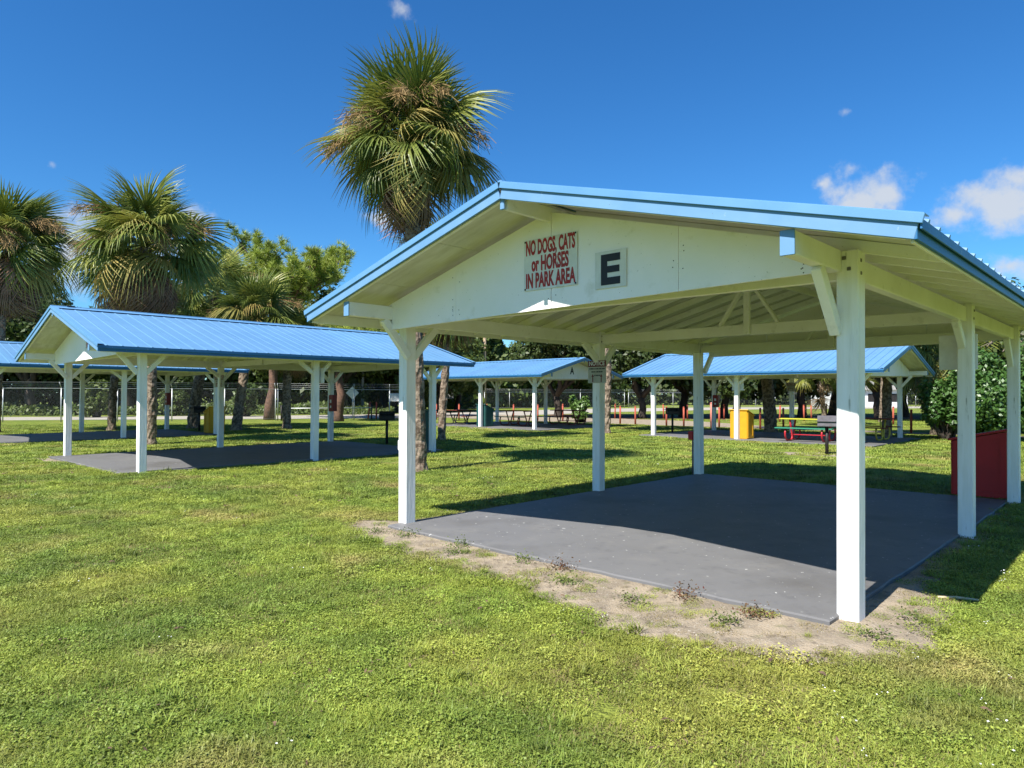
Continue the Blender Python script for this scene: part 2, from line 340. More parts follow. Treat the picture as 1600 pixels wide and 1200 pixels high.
def fbm(x, y, s, seed):
    r = np.random.default_rng(seed); out = np.zeros_like(x); amp = 1.0
    for k in range(4):
        for _ in range(3):
            a = r.uniform(0, 6.28); ph = r.uniform(0, 6.28); f = s * 2 ** k * r.uniform(.7, 1.3)
            out += amp * np.sin((x * math.cos(a) + y * math.sin(a)) * f + ph) / 3
        amp *= .55
    return out
nx, ny = 150, 200
xs = np.linspace(-1.2, 6.1, nx); ys = np.linspace(-1.8, 7.6, ny)
gxx, gyy = np.meshgrid(xs, ys, indexing='ij')
dd = poly_dist(gxx, gyy, SAND) + .05 + .10 * fbm(gxx, gyy, 5, 5)
hz = np.clip(-dd * .05, 0, .008) + .005 + .004 * fbm(gxx, gyy, 9, 9)
hz = np.maximum(hz, .004)
keep = dd < .06
idx = -np.ones(gxx.shape, int); idx[keep] = np.arange(keep.sum())
sv = np.stack([X0 + gxx * UX.x + gyy * UY.x, Y0 + gxx * UX.y + gyy * UY.y, hz], -1)[keep]
a, b, c, d = idx[:-1, :-1], idx[1:, :-1], idx[1:, 1:], idx[:-1, 1:]
q = np.stack([a, b, c, d], -1).reshape(-1, 4); q = q[(q >= 0).all(1)]
kind(mesh_obj('bare_sand', sv, q, M['sand'], smooth=True), 'structure')
# patch of sand by the far grill and round the left slab's front
def sand_patch(name, cx, cy, rx, ry, seed, m=None):
    r = random.Random(seed); n = 26; v = [(0, 0, .014)]
    for k in range(n):
        a = 6.283 * k / n; s = 1 + .28 * math.sin(3 * a + seed) + r.uniform(-.16, .16); v.append((rx * s * math.cos(a), ry * s * math.sin(a), .006))
    o = mesh_obj(name, v, [(0, 1 + k, 1 + (k + 1) % n) for k in range(n)], m or M['sand']); o.location = site(cx, cy); o.rotation_euler.z = -PSI
    return kind(o, 'structure')
sand_patch('bare_sand', .1, 14.1, 1.3, .7, 3); sand_patch('bare_sand', -12.2, -.85, 1.5, .22, 5); sand_patch('bare_sand', -8.0, 1.1, .22, 1.0, 8); sand_patch('bare_sand', -16.6, 17.5, 2.6, .35, 9)

def slab(cx0, cx1, cy0, cy1, top=.045, wob=.012, seed=1):
    """a poured slab with slightly uneven, rounded edges"""
    r = random.Random(seed); ring = []
    def side(p, qv, n):
        for k in range(n):
            t = k / n; ring.append((p[0] + (qv[0] - p[0]) * t + r.uniform(-wob, wob), p[1] + (qv[1] - p[1]) * t + r.uniform(-wob, wob)))
    side((cx0, cy0), (cx1, cy0), 26); side((cx1, cy0), (cx1, cy1), 26); side((cx1, cy1), (cx0, cy1), 26); side((cx0, cy1), (cx0, cy0), 26)
    mx_, my_ = (cx0 + cx1) / 2, (cy0 + cy1) / 2; n = len(ring); v = []
    for (x, y) in ring: v.append((x, y, -.05))
    for (x, y) in ring: v.append((x, y, top - .010))
    for (x, y) in ring: v.append((x + (mx_ - x) * .004, y + (my_ - y) * .004, top))
    f = []
    for k in range(n):
        j = (k + 1) % n; f += [(k, j, n + j, n + k), (n + k, n + j, 2 * n + j, 2 * n + k)]
    f.append(tuple(range(2 * n, 3 * n)))
    o = mesh_obj('concrete_slab', v, f, M['slab']); return kind(o, 'structure')
def place_site(o, a, b, rz=0.0): o.location = site(a, b); o.rotation_euler.z = -PSI + rz; return o

# ------------------------------------------------------------------ pavilions
SLOPE = .265
def roof_panel_mesh(width, length, nrib, rh=.024):
    key = ('panel', round(width, 3), round(length, 3), nrib, rh)
    if key in _bc: return _bc[key]
    prof = [(0.0, .004)]; p = width / nrib
    for k in range(nrib):
        c = (k + .5) * p; prof += [(c - .022, .004), (c - .010, rh), (c + .010, rh), (c + .022, .004)]
    prof += [(width, .004), (width, 0.0), (0.0, 0.0)]
    v = [(0, t, n) for t, n in prof] + [(length, t, n) for t, n in prof]; k = len(prof)
    f = [tuple(range(k)), tuple(range(2 * k - 1, k - 1, -1))] + [(i, i + k, (i + 1) % k + k, (i + 1) % k) for i in range(k)]
    me = bpy.data.meshes.new('roof_panel'); me.from_pydata(v, [], f); me.update(); me.materials.append(M['roof'])
    bm = bmesh.new(); bm.from_mesh(me); bmesh.ops.recalc_face_normals(bm, faces=bm.faces); bm.to_mesh(me); bm.free()
    _bc[key] = me; return me

def pavilion(label, org, rz, W=5.11, Ls=(3.93, 3.32), dz=0.0, m=SLOPE, oF=.97, oS=.625, no_brace=(), detail=True, rh=.024):
    root = empty('picnic_pavilion', site(*org), -PSI + rz)
    tag(root, label, 'pavilion', 'blue roofed picnic pavilions')
    L = sum(Ls); ysp = [0, Ls[0], L]; th = math.atan(m); ct, st = math.cos(th), math.sin(th)
    zE = 2.47 + dz; zp = zE + oS * m                       # rafter underside at the eave edge, above the posts
    white = M['white']; rr_ = random.Random(hash(label) % 1000 if False else int(abs(org[0]) * 10 + abs(org[1])))
    # posts
    for i, x in enumerate((0, W)):
        for j, y in enumerate(ysp):
            o = box('post', (.15, .15, zp + .07), (x, y, (zp - .07) / 2), M['post'], root, (R(rr_.uniform(-.35, .35)), R(rr_.uniform(-.35, .35)), R(rr_.uniform(-1.5, 1.5))), .008)
    # eave beams between posts, outriggers past the end posts
    for i, x in enumerate((.02, W - .02)):
        for j in range(2):
            box('eave_beam', (.085, Ls[j] - .152, .165), (x, (ysp[j] + ysp[j + 1]) / 2, zp - .115), white, root)
        xo = .10 if i == 0 else W - .075
        for y0_, sgn in ((0, -1), (L, 1)):
            box('outrigger_beam', (.088, oF - .12, .155), (xo, y0_ + sgn * (oF / 2 + .02), zp - .075), white, root)
            box('beam_end_cap', (.094, .012, .16), (xo, y0_ + sgn * (oF - .032), zp - .075), M['rake'], root, bev=.002)
        # knee braces
        for j, y in enumerate(ysp):
            for sgn in (-1, 1):
                if (i, j, sgn) in no_brace: continue
                out = (j == 0 and sgn < 0) or (j == 2 and sgn > 0)
                xb = (xo if out else x); zt = zp - (.155 if out else .20)
                bar('knee_brace', (xb, y + sgn * .065, zp - (.47 if (j == 1 and sgn < 0) else .58)), (xb, y + sgn * .43, zt), .09, .07, white, root, up=(1, 0, 0))
    # ties, king posts and struts
    zr = zE + (W / 2 + oS) * m                             # rafter underside at the ridge
    for j, y in enumerate(ysp):
        yy = y + (.03 if j == 0 else (-.03 if j == 2 else 0))
        box('tie_beam', (W - .16, .045, .15), (W / 2, yy, zp - .125), white, root)
        if j > 0:
            box('king_post', (.09, .05, zr - .12 - (zp - .20)), (W / 2, yy - .049, (zr - .12 + zp - .20) / 2), white, root)
            for sgn in (-1, 1):
                bar('truss_strut', (W / 2 + sgn * .05, yy, zr - .17), (W / 2 + sgn * .42, yy, zp - .05), .04, .085, white, root, up=(0, 1, 0))
    box('ridge_beam', (.04, L + 2 * oF - .1, .14), (W / 2, L / 2, zr - .02), white, root)
    box('ridge_end_cap', (.05, .02, .15), (W / 2, -oF + .012, zr - .02), M['rake'], root); box('ridge_end_cap', (.05, .02, .15), (W / 2, L + oF - .012, zr - .02), M['rake'], root)
    # slopes
    SL = (W / 2 + oS) / ct; tot = L + 2 * oF
    for side in (0, 1):
        if side == 0: F = Matrix(((ct, 0, -st, -oS), (0, 1, 0, -oF), (st, 0, ct, zE), (0, 0, 0, 1)))
        else: F = Matrix(((-ct, 0, st, W + oS), (0, -1, 0, L + oF), (st, 0, ct, zE), (0, 0, 0, 1)))
        # rafters
        n = 14 if detail else 10
        for k in range(n):
            t = oF + .02 + (L - .04) * k / (n - 1)
            o = link('rafter', box_mesh((SL - .08, .038, .089), white, .004), root); o.matrix_local = F @ Matrix.Translation((SL / 2 + .002, t, .0445))
        for t in (.045, tot - .045):
            o = link('fly_rafter', box_mesh((SL - .08, .038, .089), white, .004), root); o.matrix_local = F @ Matrix.Translation((SL / 2 + .002, t, .0445))
        # roof deck in sheets
        ns, ntt = 3, 4
        for a in range(ns):
            for b in range(ntt):
                ls, lt = SL / ns, tot / ntt
                o = link('deck_sheet', box_mesh((ls - .006, lt - .006, .013), M['deck'], .002), root); o.matrix_local = F @ Matrix.Translation(((a + .5) * ls, (b + .5) * lt, .098))
        # metal
        npn = 12; wd = tot / npn
        for k in range(npn):
            o = link('roof_panel', roof_panel_mesh(wd - .002, SL + .035, 3, rh), root)
            o.matrix_local = F @ Matrix.Translation((-.03, k * wd + .001, .108 + (.0015 if k % 2 else 0)))
        # eave fascia and drip
        o = link('fascia_board', box_mesh((.022, tot + .04, .10), M['blue'], .003), root); o.matrix_local = F @ Matrix.Translation((-.012, tot / 2, .045)) @ Matrix.Rotation(th, 4, 'Y')
        o = link('sub_fascia', box_mesh((.02, tot - .06, .112), white, .002), root); o.matrix_local = F @ Matrix.Translation((.0105, tot / 2, .037)) @ Matrix.Rotation(th, 4, 'Y')
        o = link('drip_edge', box_mesh((.012, tot + .05, .055), M['blue'], .002), root); o.matrix_local = F @ Matrix.Translation((-.034, tot / 2, .083)) @ Matrix.Rotation(th, 4, 'Y')
        # rake boards and trims at both gables
        for t, sg in ((-.012, -1), (tot + .012, 1)):
            o = link('rake_board', box_mesh((SL + .02, .022, .092), M['rake'], .003), root); o.matrix_local = F @ Matrix.Translation((SL / 2 - .01, t, .042))
            o = link('rake_trim', box_mesh((SL + .06, .016, .056), M['cap'], .003), root); o.matrix_local = F @ Matrix.Translation((SL / 2 - .012, t + sg * .020, .112))
            o = link('rake_trim_lip', box_mesh((SL + .05, .11, .006), M['cap'], .001), root); o.matrix_local = F @ Matrix.Translation((SL / 2 - .012, t - sg * .028, .1405))
        # ridge flashing, one wing on each side, standing on the ribs
        o = link('ridge_cap', box_mesh((.17, tot + .05, .006), M['cap'], .001), root); o.matrix_local = F @ Matrix.Translation((SL - .068, tot / 2, .138))
    zt = zr + .145
    box('ridge_roll', (.05, tot + .06, .022), (W / 2, L / 2, zt), M['cap'], root, bev=.008)
    box('ridge_closure', (.11, .16, .02), (W / 2 - .0, -oF + .35, zt + .016), M['cap_dark'], root, bev=.006)
    # gable sheets, front and back: pieces cut to the slope, with open joints
    def gable(yf, face, name):
        xsx = [.06, 1.255, W / 2 + .03, 3.92, W - .11]
        for k in range(4):
            xa, xb = xsx[k] + .003, xsx[k + 1] - .003
            def ztop(x): return zE + (min(x, W - x) + oS) * m + .008
            def zbot(x): return zp - .27 + .09 * x / W
            pts = [(xa, zbot(xa)), (xb, zbot(xb)), (xb, ztop(xb))]
            if xa < W / 2 < xb: pts.append((W / 2, ztop(W / 2)))
            pts.append((xa, ztop(xa)))
            off = .003 * (k % 2)
            ya, yb = yf + face * (.012 + off), yf + face * off
            v = [(x, ya, z) for x, z in pts] + [(x, yb, z) for x, z in pts]; n = len(pts)
            f = [tuple(range(n)), tuple(range(2 * n - 1, n - 1, -1))] + [(i, i + n, (i + 1) % n + n, (i + 1) % n) for i in range(n)]
            o = mesh_obj('gable_panel', v, f, M['sheet'], root)
            bm = bmesh.new(); bm.from_mesh(o.data); bmesh.ops.recalc_face_normals(bm, faces=bm.faces); bm.to_mesh(o.data); bm.free()
    gable(-.32, -1, 'front'); gable(L + .32, 1, 'back')
    box('gable_header', (W - .20, .04, .085), (W / 2, -.298, zp - .175), white, root, (0, R(-.95), 0)); box('gable_header', (W - .20, .04, .085), (W / 2, L + .298, zp - .175), white, root, (0, R(-.95), 0))
    return root, zp

NB = {(1, 0, 1), (1, 1, 1), (1, 2, 1), (0, 2, -1)}
PE, zpE = pavilion('nearest white picnic pavilion with blue metal roof and the letter E on its gable', (0, 0), 0, no_brace=NB)
PD, _ = pavilion('blue roofed picnic pavilion at the left with its long side to the viewer', (-13.5, -.28), 0, W=5.25, Ls=(3.9, 3.7), dz=-.06, m=.30, rh=.011)
PC, _ = pavilion('blue roofed picnic pavilion half hidden behind the left one', (-25.5, -.76), 0, W=5.05, detail=False, rh=.015)
PA, _ = pavilion('far blue roofed picnic pavilion with the letter A on its gable', (-14.15, 18.3), R(90), W=4.9, Ls=(3.55, 3.7), dz=-.05, detail=False)
PB, _ = pavilion('ribbed blue roofed picnic pavilion seen beneath the nearest roof at the right', (-.45, 18.3), R(90), W=5.0, Ls=(4.0, 3.45), dz=-.15, m=.285, detail=False)
place_site(slab(-.03, 5.05, -.28, 7.36, seed=2), 0, 0)
place_site(slab(-.05, 5.30, -.40, 7.95, seed=3), -13.5, -.28); place_site(slab(-.1, 5.2, -.3, 7.4, seed=4), -25.5, -.76)
place_site(slab(-.35, 5.2, -.6, 7.9, seed=5), -14.15, 18.3, R(90)); place_site(slab(-.35, 5.3, -.6, 7.9, seed=6), -.45, 18.3, R(90))

rn = random.Random(9)
for k in range(34):
    x = rn.choice((.12, 1.20, 1.31, 2.55, 2.64, 3.87, 3.97, 4.9)) + rn.uniform(-.01, .01); zmax = 2.47 + (min(x, 5.11 - x) + .625) * .265 - .06; z = rn.uniform(2.45, zmax)
    box('nail', (.008, .005, .008), (x, -.3365, z), M['iron'], PE, bev=.003)
for x, y in ((0, 0), (0, 3.93), (0, 7.25), (5.11, 0), (5.11, 3.93), (5.11, 7.25)):
    for z in (2.50, 2.58): box('bolt', (.026, .012, .026), (x + rn.uniform(-.03, .03), y - .08, z), M['greysteel'], PE, bev=.005)
    for z in (2.47, 2.56): box('bolt', (.012, .026, .026), (x + .08, y + rn.uniform(-.03, .03), z), M['greysteel'], PE, bev=.005)
# ------------------------------------------------------------------ signs and fittings on the pavilions
def on_site(a, b, z, rz=0.0): return Matrix.Translation(site(a, b, z)) @ Matrix.Rotation(-PSI + rz, 4, 'Z')
FACE = Matrix.Rotation(R(90), 4, 'X')                 # text lying in x,y stood up to face -y
def dogs_sign(mw, label):
    s = empty('warning_sign'); s.matrix_world = mw; tag(s, label, 'sign')
    box('sign_plate', (.65, .006, .488), (0, 0, 0), M['sign_white'], s, bev=.001)
    for body, z, sx in (('NO DOGS, CATS', .158, .60), ('or HORSES', .0, .455), ('IN PARK AREA', -.158, .605)):
        text_mesh('lettering', body, .19, M['red_text'], s, Matrix.Translation((0, -.0045, z)) @ FACE, fit=sx, bold=.0075, extrude=.0006)
    for x in (-.308, .308):
        for z in (-.228, .228): box('bolt', (.016, .008, .016), (x, -.006, z), M['black_text'], s, bev=.003)
    return s
dogs_sign(on_site(2.577, -.343, 2.843), 'white sign with red lettering NO DOGS, CATS or HORSES on the nearest gable')
dogs_sign(on_site(-13.5 + 3.1, -.28 - .343, 2.86), 'red lettered sign on the gable of the left pavilion')
def letter_plate(name, mw, label, kindl):
    s = empty(name); s.matrix_world = mw; tag(s, label, 'sign')
    if kindl == 'E':
        box('sign_plate', (.33, .005, .325), (0, 0, 0), M['sign_white'], s, bev=.001)
        for nm, sz, p in (('letter_stem', (.066, .003, .268), (-.068, 0)), ('letter_bar', (.136, .003, .064), (.032, .102)), ('letter_bar', (.128, .003, .058), (.028, .0)), ('letter_bar', (.136, .003, .064), (.032, -.102))):
            box(nm, sz, (p[0] + .002, -.0042, p[1]), M['black_text'], s, bev=0)
    else:
        text_mesh('lettering', kindl, .46, M['black_text'], s, FACE, sx=.85, bold=.012, extrude=.004)
    return s
letter_plate('letter_sign', on_site(3.265, -.342, 2.693), 'grey plate with black letter E on the nearest gable', 'E')
# the A on the right-hand gable of the far pavilion
letter_plate('letter_sign', on_site(-14.15 + .342, 18.3 + 2.3, 2.74, R(90)), 'black letter A on the far pavilion gable', 'A')
def notice(mw, label):
    s = empty('notice_sign'); s.matrix_world = mw; tag(s, label, 'sign', 'notice signs on pavilion posts')
    box('sign_plate', (.36, .006, .36), (0, 0, 0), M['sign_grey'], s, bev=.001)
    box('sign_header', (.36, .004, .10), (0, -.006, .132), M['sign_red'], s, bev=.001)
    text_mesh('lettering', 'NOTICE', .095, M['sign_white'], s, Matrix.Translation((0, -.0095, .132)) @ FACE, sx=.9, bold=.002)
    for z, wd in ((.05, .30), (.0, .22), (-.06, .10)):
        x = -wd / 2
        while x < wd / 2:
            l = random.uniform(.012, .03); box('small_print', (l, .002, .022), (x + l / 2, -.005, z), M['black_text'], s, bev=0); x += l + random.uniform(.006, .014)
    for sx in (-1, 1):
        box('arrow_shaft', (.016, .002, .09), (sx * .085, -.005, -.12), M['sign_red'], s, bev=0)
        mesh_obj('arrow_head', [(sx * .085 - .024, -.0065, -.08), (sx * .085 + .024, -.0065, -.08), (sx * .085, -.0065, -.035), (sx * .085 - .024, -.004, -.08), (sx * .085 + .024, -.004, -.08), (sx * .085, -.004, -.035)], [(0, 1, 2), (5, 4, 3), (0, 3, 4, 1), (1, 4, 5, 2), (2, 5, 3, 0)], M['sign_red'], s)
    return s
def toward(a, b): return PSI + math.atan2(-(0 - site(a, b).x), (0 - site(a, b).y)) + math.pi   # turn to face the camera side
notice(on_site(.03, 3.93 - .085, 1.98), 'dark red and grey NOTICE sign on the middle left post of the nearest pavilion')
notice(on_site(-13.5, -.28 + 3.93 - .085, 1.99, R(20)), 'NOTICE sign on the far middle post of the left pavilion')
notice(on_site(-4.45, 18.3 + 5.0 - .09, 1.95), 'faded NOTICE sign on a far post of the ribbed right pavilion')
def board(mw, w_, h_, label):
    o = box('sign_board', (w_, .012, h_), (0, 0, 0), M['sign_white'], None, bev=.002); o.matrix_world = mw; return tag(o, label, 'sign', 'blank sign backs on pavilion posts')
board(on_site(-13.5 + 5.25, -.28 + 3.93 + .085, 2.06), .44, .36, 'white sign back behind the middle post of the left pavilion')
board(on_site(-4.45, 18.3 + .085, 1.98), .44, .40, 'white sign back behind the post beside the yellow bin')
board(on_site(5.02, 3.93 + .085, 2.10), .38, .40, 'white sign back behind the middle right post of the nearest pavilion')
def ext_box(mw, label):
    s = empty('extinguisher_box'); s.matrix_world = mw; tag(s, label, 'cabinet', 'red cabinets on pavilion posts')
    box('case', (.24, .17, .54), (0, 0, 0), M['ext_red'], s); box('side_panel', (.006, .17, .5), (-.123, 0, 0), M['tan_box'], s)
    box('label_plate', (.09, .004, .11), (0, -.088, .06), M['sign_white'], s, bev=0); box('label_plate', (.08, .004, .07), (0, -.088, -.12), M['sign_white'], s, bev=0)
ext_box(on_site(-13.5 + .16, -.28 + 7.6 - .02, 1.32), 'red cabinet on the back left post of the left pavilion')
ext_box(on_site(-25.5 + .16, -.76 + 7.25 - .02, 1.40), 'red cabinet on a post of the half hidden left pavilion')
ext_box(on_site(-7.75, 18.3 + 5.0 - .10, 1.35), 'red cabinet on the back left post of the ribbed right pavilion')
# electrical bits on the near pavilion's posts
s = empty('outlet_box'); s.matrix_world = on_site(-.09, -.02, .98); tag(s, 'small white outlet box low on the front left post', 'outlet')
box('case', (.04, .07, .13), (0, 0, 0), M['white'], s); box('cover', (.012, .06, .11), (-.025, 0, 0), M['sign_white'], s, bev=.003)
s = empty('outlet_box'); s.matrix_world = on_site(-.10, 7.2, 0); tag(s, 'red outlet box with grey conduit on the back left post', 'outlet')
box('case', (.10, .09, .17), (-.03, 0, .80), M['redbin'], s); tube('conduit', [(0, 0, .02), (0, 0, .72)], .017, M['greysteel'], s)

# ------------------------------------------------------------------ bins
def bin_(mw, label, m, w_=.74, d_=.80, hh=1.02, hl=.80):
    """wooden bin: framed side panels, tall side at +x sloping down to -x, overhanging lid"""
    s = empty('trash_bin'); s.matrix_world = mw; tag(s, label, 'bin', 'wooden trash bins')
    box('high_side', (.03, d_, hh), (w_ / 2, 0, hh / 2), m, s); box('low_side', (.03, d_, hl), (-w_ / 2, 0, hl / 2), m, s)
    ang = math.atan2(hh - hl, w_)
    for y, sg in ((-d_ / 2, -1), (d_ / 2, 1)):
        def tz(x): return hl + (hh - hl) * (x + w_ / 2) / w_
        def prism(nm, pts, y0_, y1_):
            v = [(x, y0_, z) for x, z in pts] + [(x, y1_, z) for x, z in pts]; n = len(pts)
            o = mesh_obj(nm, v, [tuple(range(n)), tuple(range(2 * n - 1, n - 1, -1))] + [(i, i + n, (i + 1) % n + n, (i + 1) % n) for i in range(n)], m, s)
            bm = bmesh.new(); bm.from_mesh(o.data); bmesh.ops.recalc_face_normals(bm, faces=bm.faces); bm.to_mesh(o.data); bm.free()
        e = w_ / 2 - .016
        prism('side_panel', [(-e, .02), (e, .02), (e, tz(e) - .01), (-e, tz(-e) - .01)], y, y + sg * .012)
        fw = .085
        prism('frame_rail', [(-e, .02), (e, .02), (e, .02 + fw), (-e, .02 + fw)], y + sg * .013, y + sg * .03)
        prism('frame_rail', [(-e, tz(-e) - fw - .01), (e, tz(e) - fw - .01), (e, tz(e) - .012), (-e, tz(-e) - .012)], y + sg * .013, y + sg * .03)
        for xa in (-e, e - fw):
            prism('frame_stile', [(xa, .022 + fw), (xa + fw, .022 + fw), (xa + fw, tz(xa + fw) - fw - .013), (xa, tz(xa) - fw - .013)], y + sg * .013, y + sg * .03)
    box('lid', (w_ / math.cos(ang) + .10, d_ + .10, .035), (0, 0, (hh + hl) / 2 + .02), m, s, (0, -ang, 0))
    return s
bin_(on_site(4.62, 7.98, .01), 'red wooden trash bin at the back right corner of the nearest pavilion', M['redbin'], .74, .72, 1.05, .88)
bin_(on_site(-4.42, 18.64, .05, R(-90)), 'yellow wooden trash bin behind a post of the ribbed right pavilion', M['yellow'], .50, .62, 1.0, .82)
bin_(on_site(-21.2, 6.75, .05), 'yellow wooden trash bin beside the half hidden left pavilion', M['yellow'], .52, .58, 1.02, .82)
bin_(on_site(-8.93, 7.45, .05), 'very dark green trash bin at the far corner of the left pavilion', M['greenbin'], .60, .55, 1.08, 1.04)
bin_(on_site(-17.85, 18.75, .05, R(-90)), 'teal green trash bin beside the far letter A pavilion', M['greenbin'], .55, .60, 1.05, .82)

# ------------------------------------------------------------------ grills
def grill(mw, label, m, hp=.78, scale=1.0, twin=False):
    s = empty('park_grill'); s.matrix_world = mw; tag(s, label, 'grill', 'pedestal park grills')
    tube('pedestal', [(0, 0, -.02), (0, 0, hp)], .045, M['iron'], s, 12)
    if twin: tube('pedestal', [(.34, 0, -.02), (.34, 0, hp)], .045, M['iron'], s, 12)
    cx = .17 if twin else 0; wx = .80 if twin else .50; d = .38; h = .27; t = .012; z0 = hp
    box('firebox_floor', (wx, d, t), (cx, 0, z0), m, s); box('firebox_back', (wx, t, h), (cx, d / 2, z0 + h / 2 + .007), m, s)
    box('firebox_front', (wx, t, h * (.95 if twin else .45)), (cx, -d / 2, z0 + h * (.475 if twin else .225) + .007), m, s)
    for sx in (-1, 1): box('firebox_side', (t, d - .026, h), (cx + sx * (wx / 2 - .006), 0, z0 + h / 2 + .007), m, s)
    for k in range(9): box('grate_bar', (.01, d - .03, .01), (cx - wx / 2 + .05 + (wx - .1) * k / 8, 0, z0 + h * .75), M['iron'], s, bev=0)
    for sy in (-1, 1): tube('handle', [(cx - wx / 2 - .01, sy * .1, z0 + h * .75), (cx - wx / 2 - .12, sy * .1, z0 + h * .78)], .012, M['iron'], s, 6)
    if twin: box('lid_lip', (wx + .04, .05, .012), (cx, -d / 2 - .02, z0 + h * .5), m, s)
    return s
def face_cam(p, extra=0.0): return Matrix.Translation(p) @ Matrix.Rotation(math.atan2(-p.x, p.y) + extra, 4, 'Z')
grill(face_cam(Vector((-4.04, 22.35, 0))), 'black park grill at the far end of the left pavilion', M['iron'], .79)
grill(face_cam(Vector((6.78, 29.2, 0)), .2), 'black park grill with ash streaks under the ribbed right pavilion', M['iron'], .8)
grill(face_cam(Vector((8.47, 18.6, 0))), 'wide grey park grill on twin black legs beside the nearest pavilion', M['greysteel'], .78, twin=True)
grill(face_cam(Vector((-13.7, 30.3, 0)), .1), 'dark park grill beside the far left yellow bin', M['iron'], .8)

# ------------------------------------------------------------------ picnic tables
def table(mw, label, top, bench, tubem, length=1.85):
    s = empty('picnic_table'); s.matrix_world = mw; tag(s, label, 'picnic table', 'steel tube picnic tables')
    for k in range(4): box('table_plank', (length, .175, .038), (0, -.285 + .19 * k, .75), top, s)
    for sy in (-1, 1):
        for k in range(1): box('bench_plank', (length, .24, .038), (0, sy * .74, .45), bench, s)
    for x in (-length * .32, length * .32):
        for sy in (-1, 1):
            p = [(x, sy * .30, .725), (x, sy * .19, .47), (x, sy * .06, .16), (x, sy * .09, .06), (x, sy * .18, .025), (x, sy * .50, .025), (x, sy * .66, .06), (x, sy * .76, .16), (x, sy * .79, .28), (x, sy * .74, .425)]
            tube('frame_tube', p, .031, tubem, s, 8)
        bar('top_cleat', (x, -.34, .72), (x, .34, .72), .05, .03, tubem, s)
    bar('stretcher', (-length * .32, 0, .20), (length * .32, 0, .20), .03, .03, tubem, s)
    return s
def at(x, y, rz): return Matrix.Translation((x, y, .045)) @ Matrix.Rotation(rz, 4, 'Z')
table(at(-2.75, 36.9, R(62)), 'dark red picnic table seen end on at the left of the letter A pavilion', M['darkred'], M['darkred'], M['iron'])
table(at(.35, 35.4, R(-40)), 'rust red picnic table beneath the letter A pavilion beside its green bin', M['darkred'], M['tealwood'], M['rusttube'])
table(at(2.95, 36.6, R(-44)), 'dark red picnic table at the gable end of the letter A pavilion', M['darkred'], M['darkred'], M['rusttube'])
table(at(10.25, 23.75, R(-40)), 'picnic table with bright red tube legs under the ribbed right pavilion', M['limewood'], M['tealwood'], M['redtube'])
table(at(12.55, 24.6, R(-44)), 'picnic table with mustard tube legs under the ribbed right pavilion', M['darkred'], M['darkred'], M['yellowtube'])

# ------------------------------------------------------------------ bollards
def bollard(x, y, label, m, h=1.0, lean=0.0, r=.048):
    s = empty('bollard', (x, y, 0)); s.rotation_euler = (random.uniform(-.02, .02), lean, 0); tag(s, label, 'bollard', 'red bollards beside the sandy path')
    tube('post_shaft', [(0, 0, -.05), (0, 0, h - .04)], r, m, s, 12)
    tube('post_cap', [(0, 0, h - .04), (0, 0, h - .01), (0, 0, h + .02)], [r * 1.06, r * 1.0, r * .45], m, s, 12)
ORD = ['first', 'second', 'third', 'fourth', 'fifth', 'sixth', 'seventh', 'eighth', 'ninth', 'tenth', 'eleventh', 'twelfth', 'thirteenth', 'fourteenth', 'fifteenth']
def row_of(pts, what, m, lean=0.0):
    for k, (x, y) in enumerate(sorted(pts, key=lambda p: p[0] / p[1])): bollard(x, y, ORD[k] + ' from the left of the ' + what, m, lean=random.uniform(-lean, lean))
row_of([(5.95, 38.0), (6.64, 37.2), (8.0, 35.8), (8.8, 35.4), (10.34, 34.5), (11.71, 32.6), (12.76, 32.5)], 'red bollards in the near row edging the sandy path', M['redpost'])
row_of([(10.17, 46.3), (11.78, 46.4), (14.27, 46.5), (16.21, 44.3), (15.95, 41.2), (19.28, 44.5), (23.2, 51), (18.3, 43.3), (7.0, 47), (3.4, 46)], 'red bollards in the far row before the shaded oaks', M['redpost'], .05)
row_of([(-1.6, 44), (.1, 43.4), (1.6, 42.8), (-3.4, 44.4), (3.1, 42.2), (-4.9, 44.8)], 'red bollards behind the letter A pavilion tables', M['redpost'])
bollard(9.62, 33.2, 'stout faded pink post beside the back of the ribbed right pavilion', M['pinkpost'], 1.25, r=.10)
row_of([(26.2, 49.9), (20.9, 37.9), (17.03, 29.5), (22.05, 36.4), (16.82, 27.25)], 'orange bollards on the lawn right of the ribbed pavilion', M['redpost'])
bollard(-9.57, 46.0, 'leaning thin red post by the fence left of the black grill', M['redpost'], 1.1, .12, .05)
bollard(-8.87, 45.2, 'upright thin red post just left of the black grill', M['redpost'], 1.1, 0, .05)

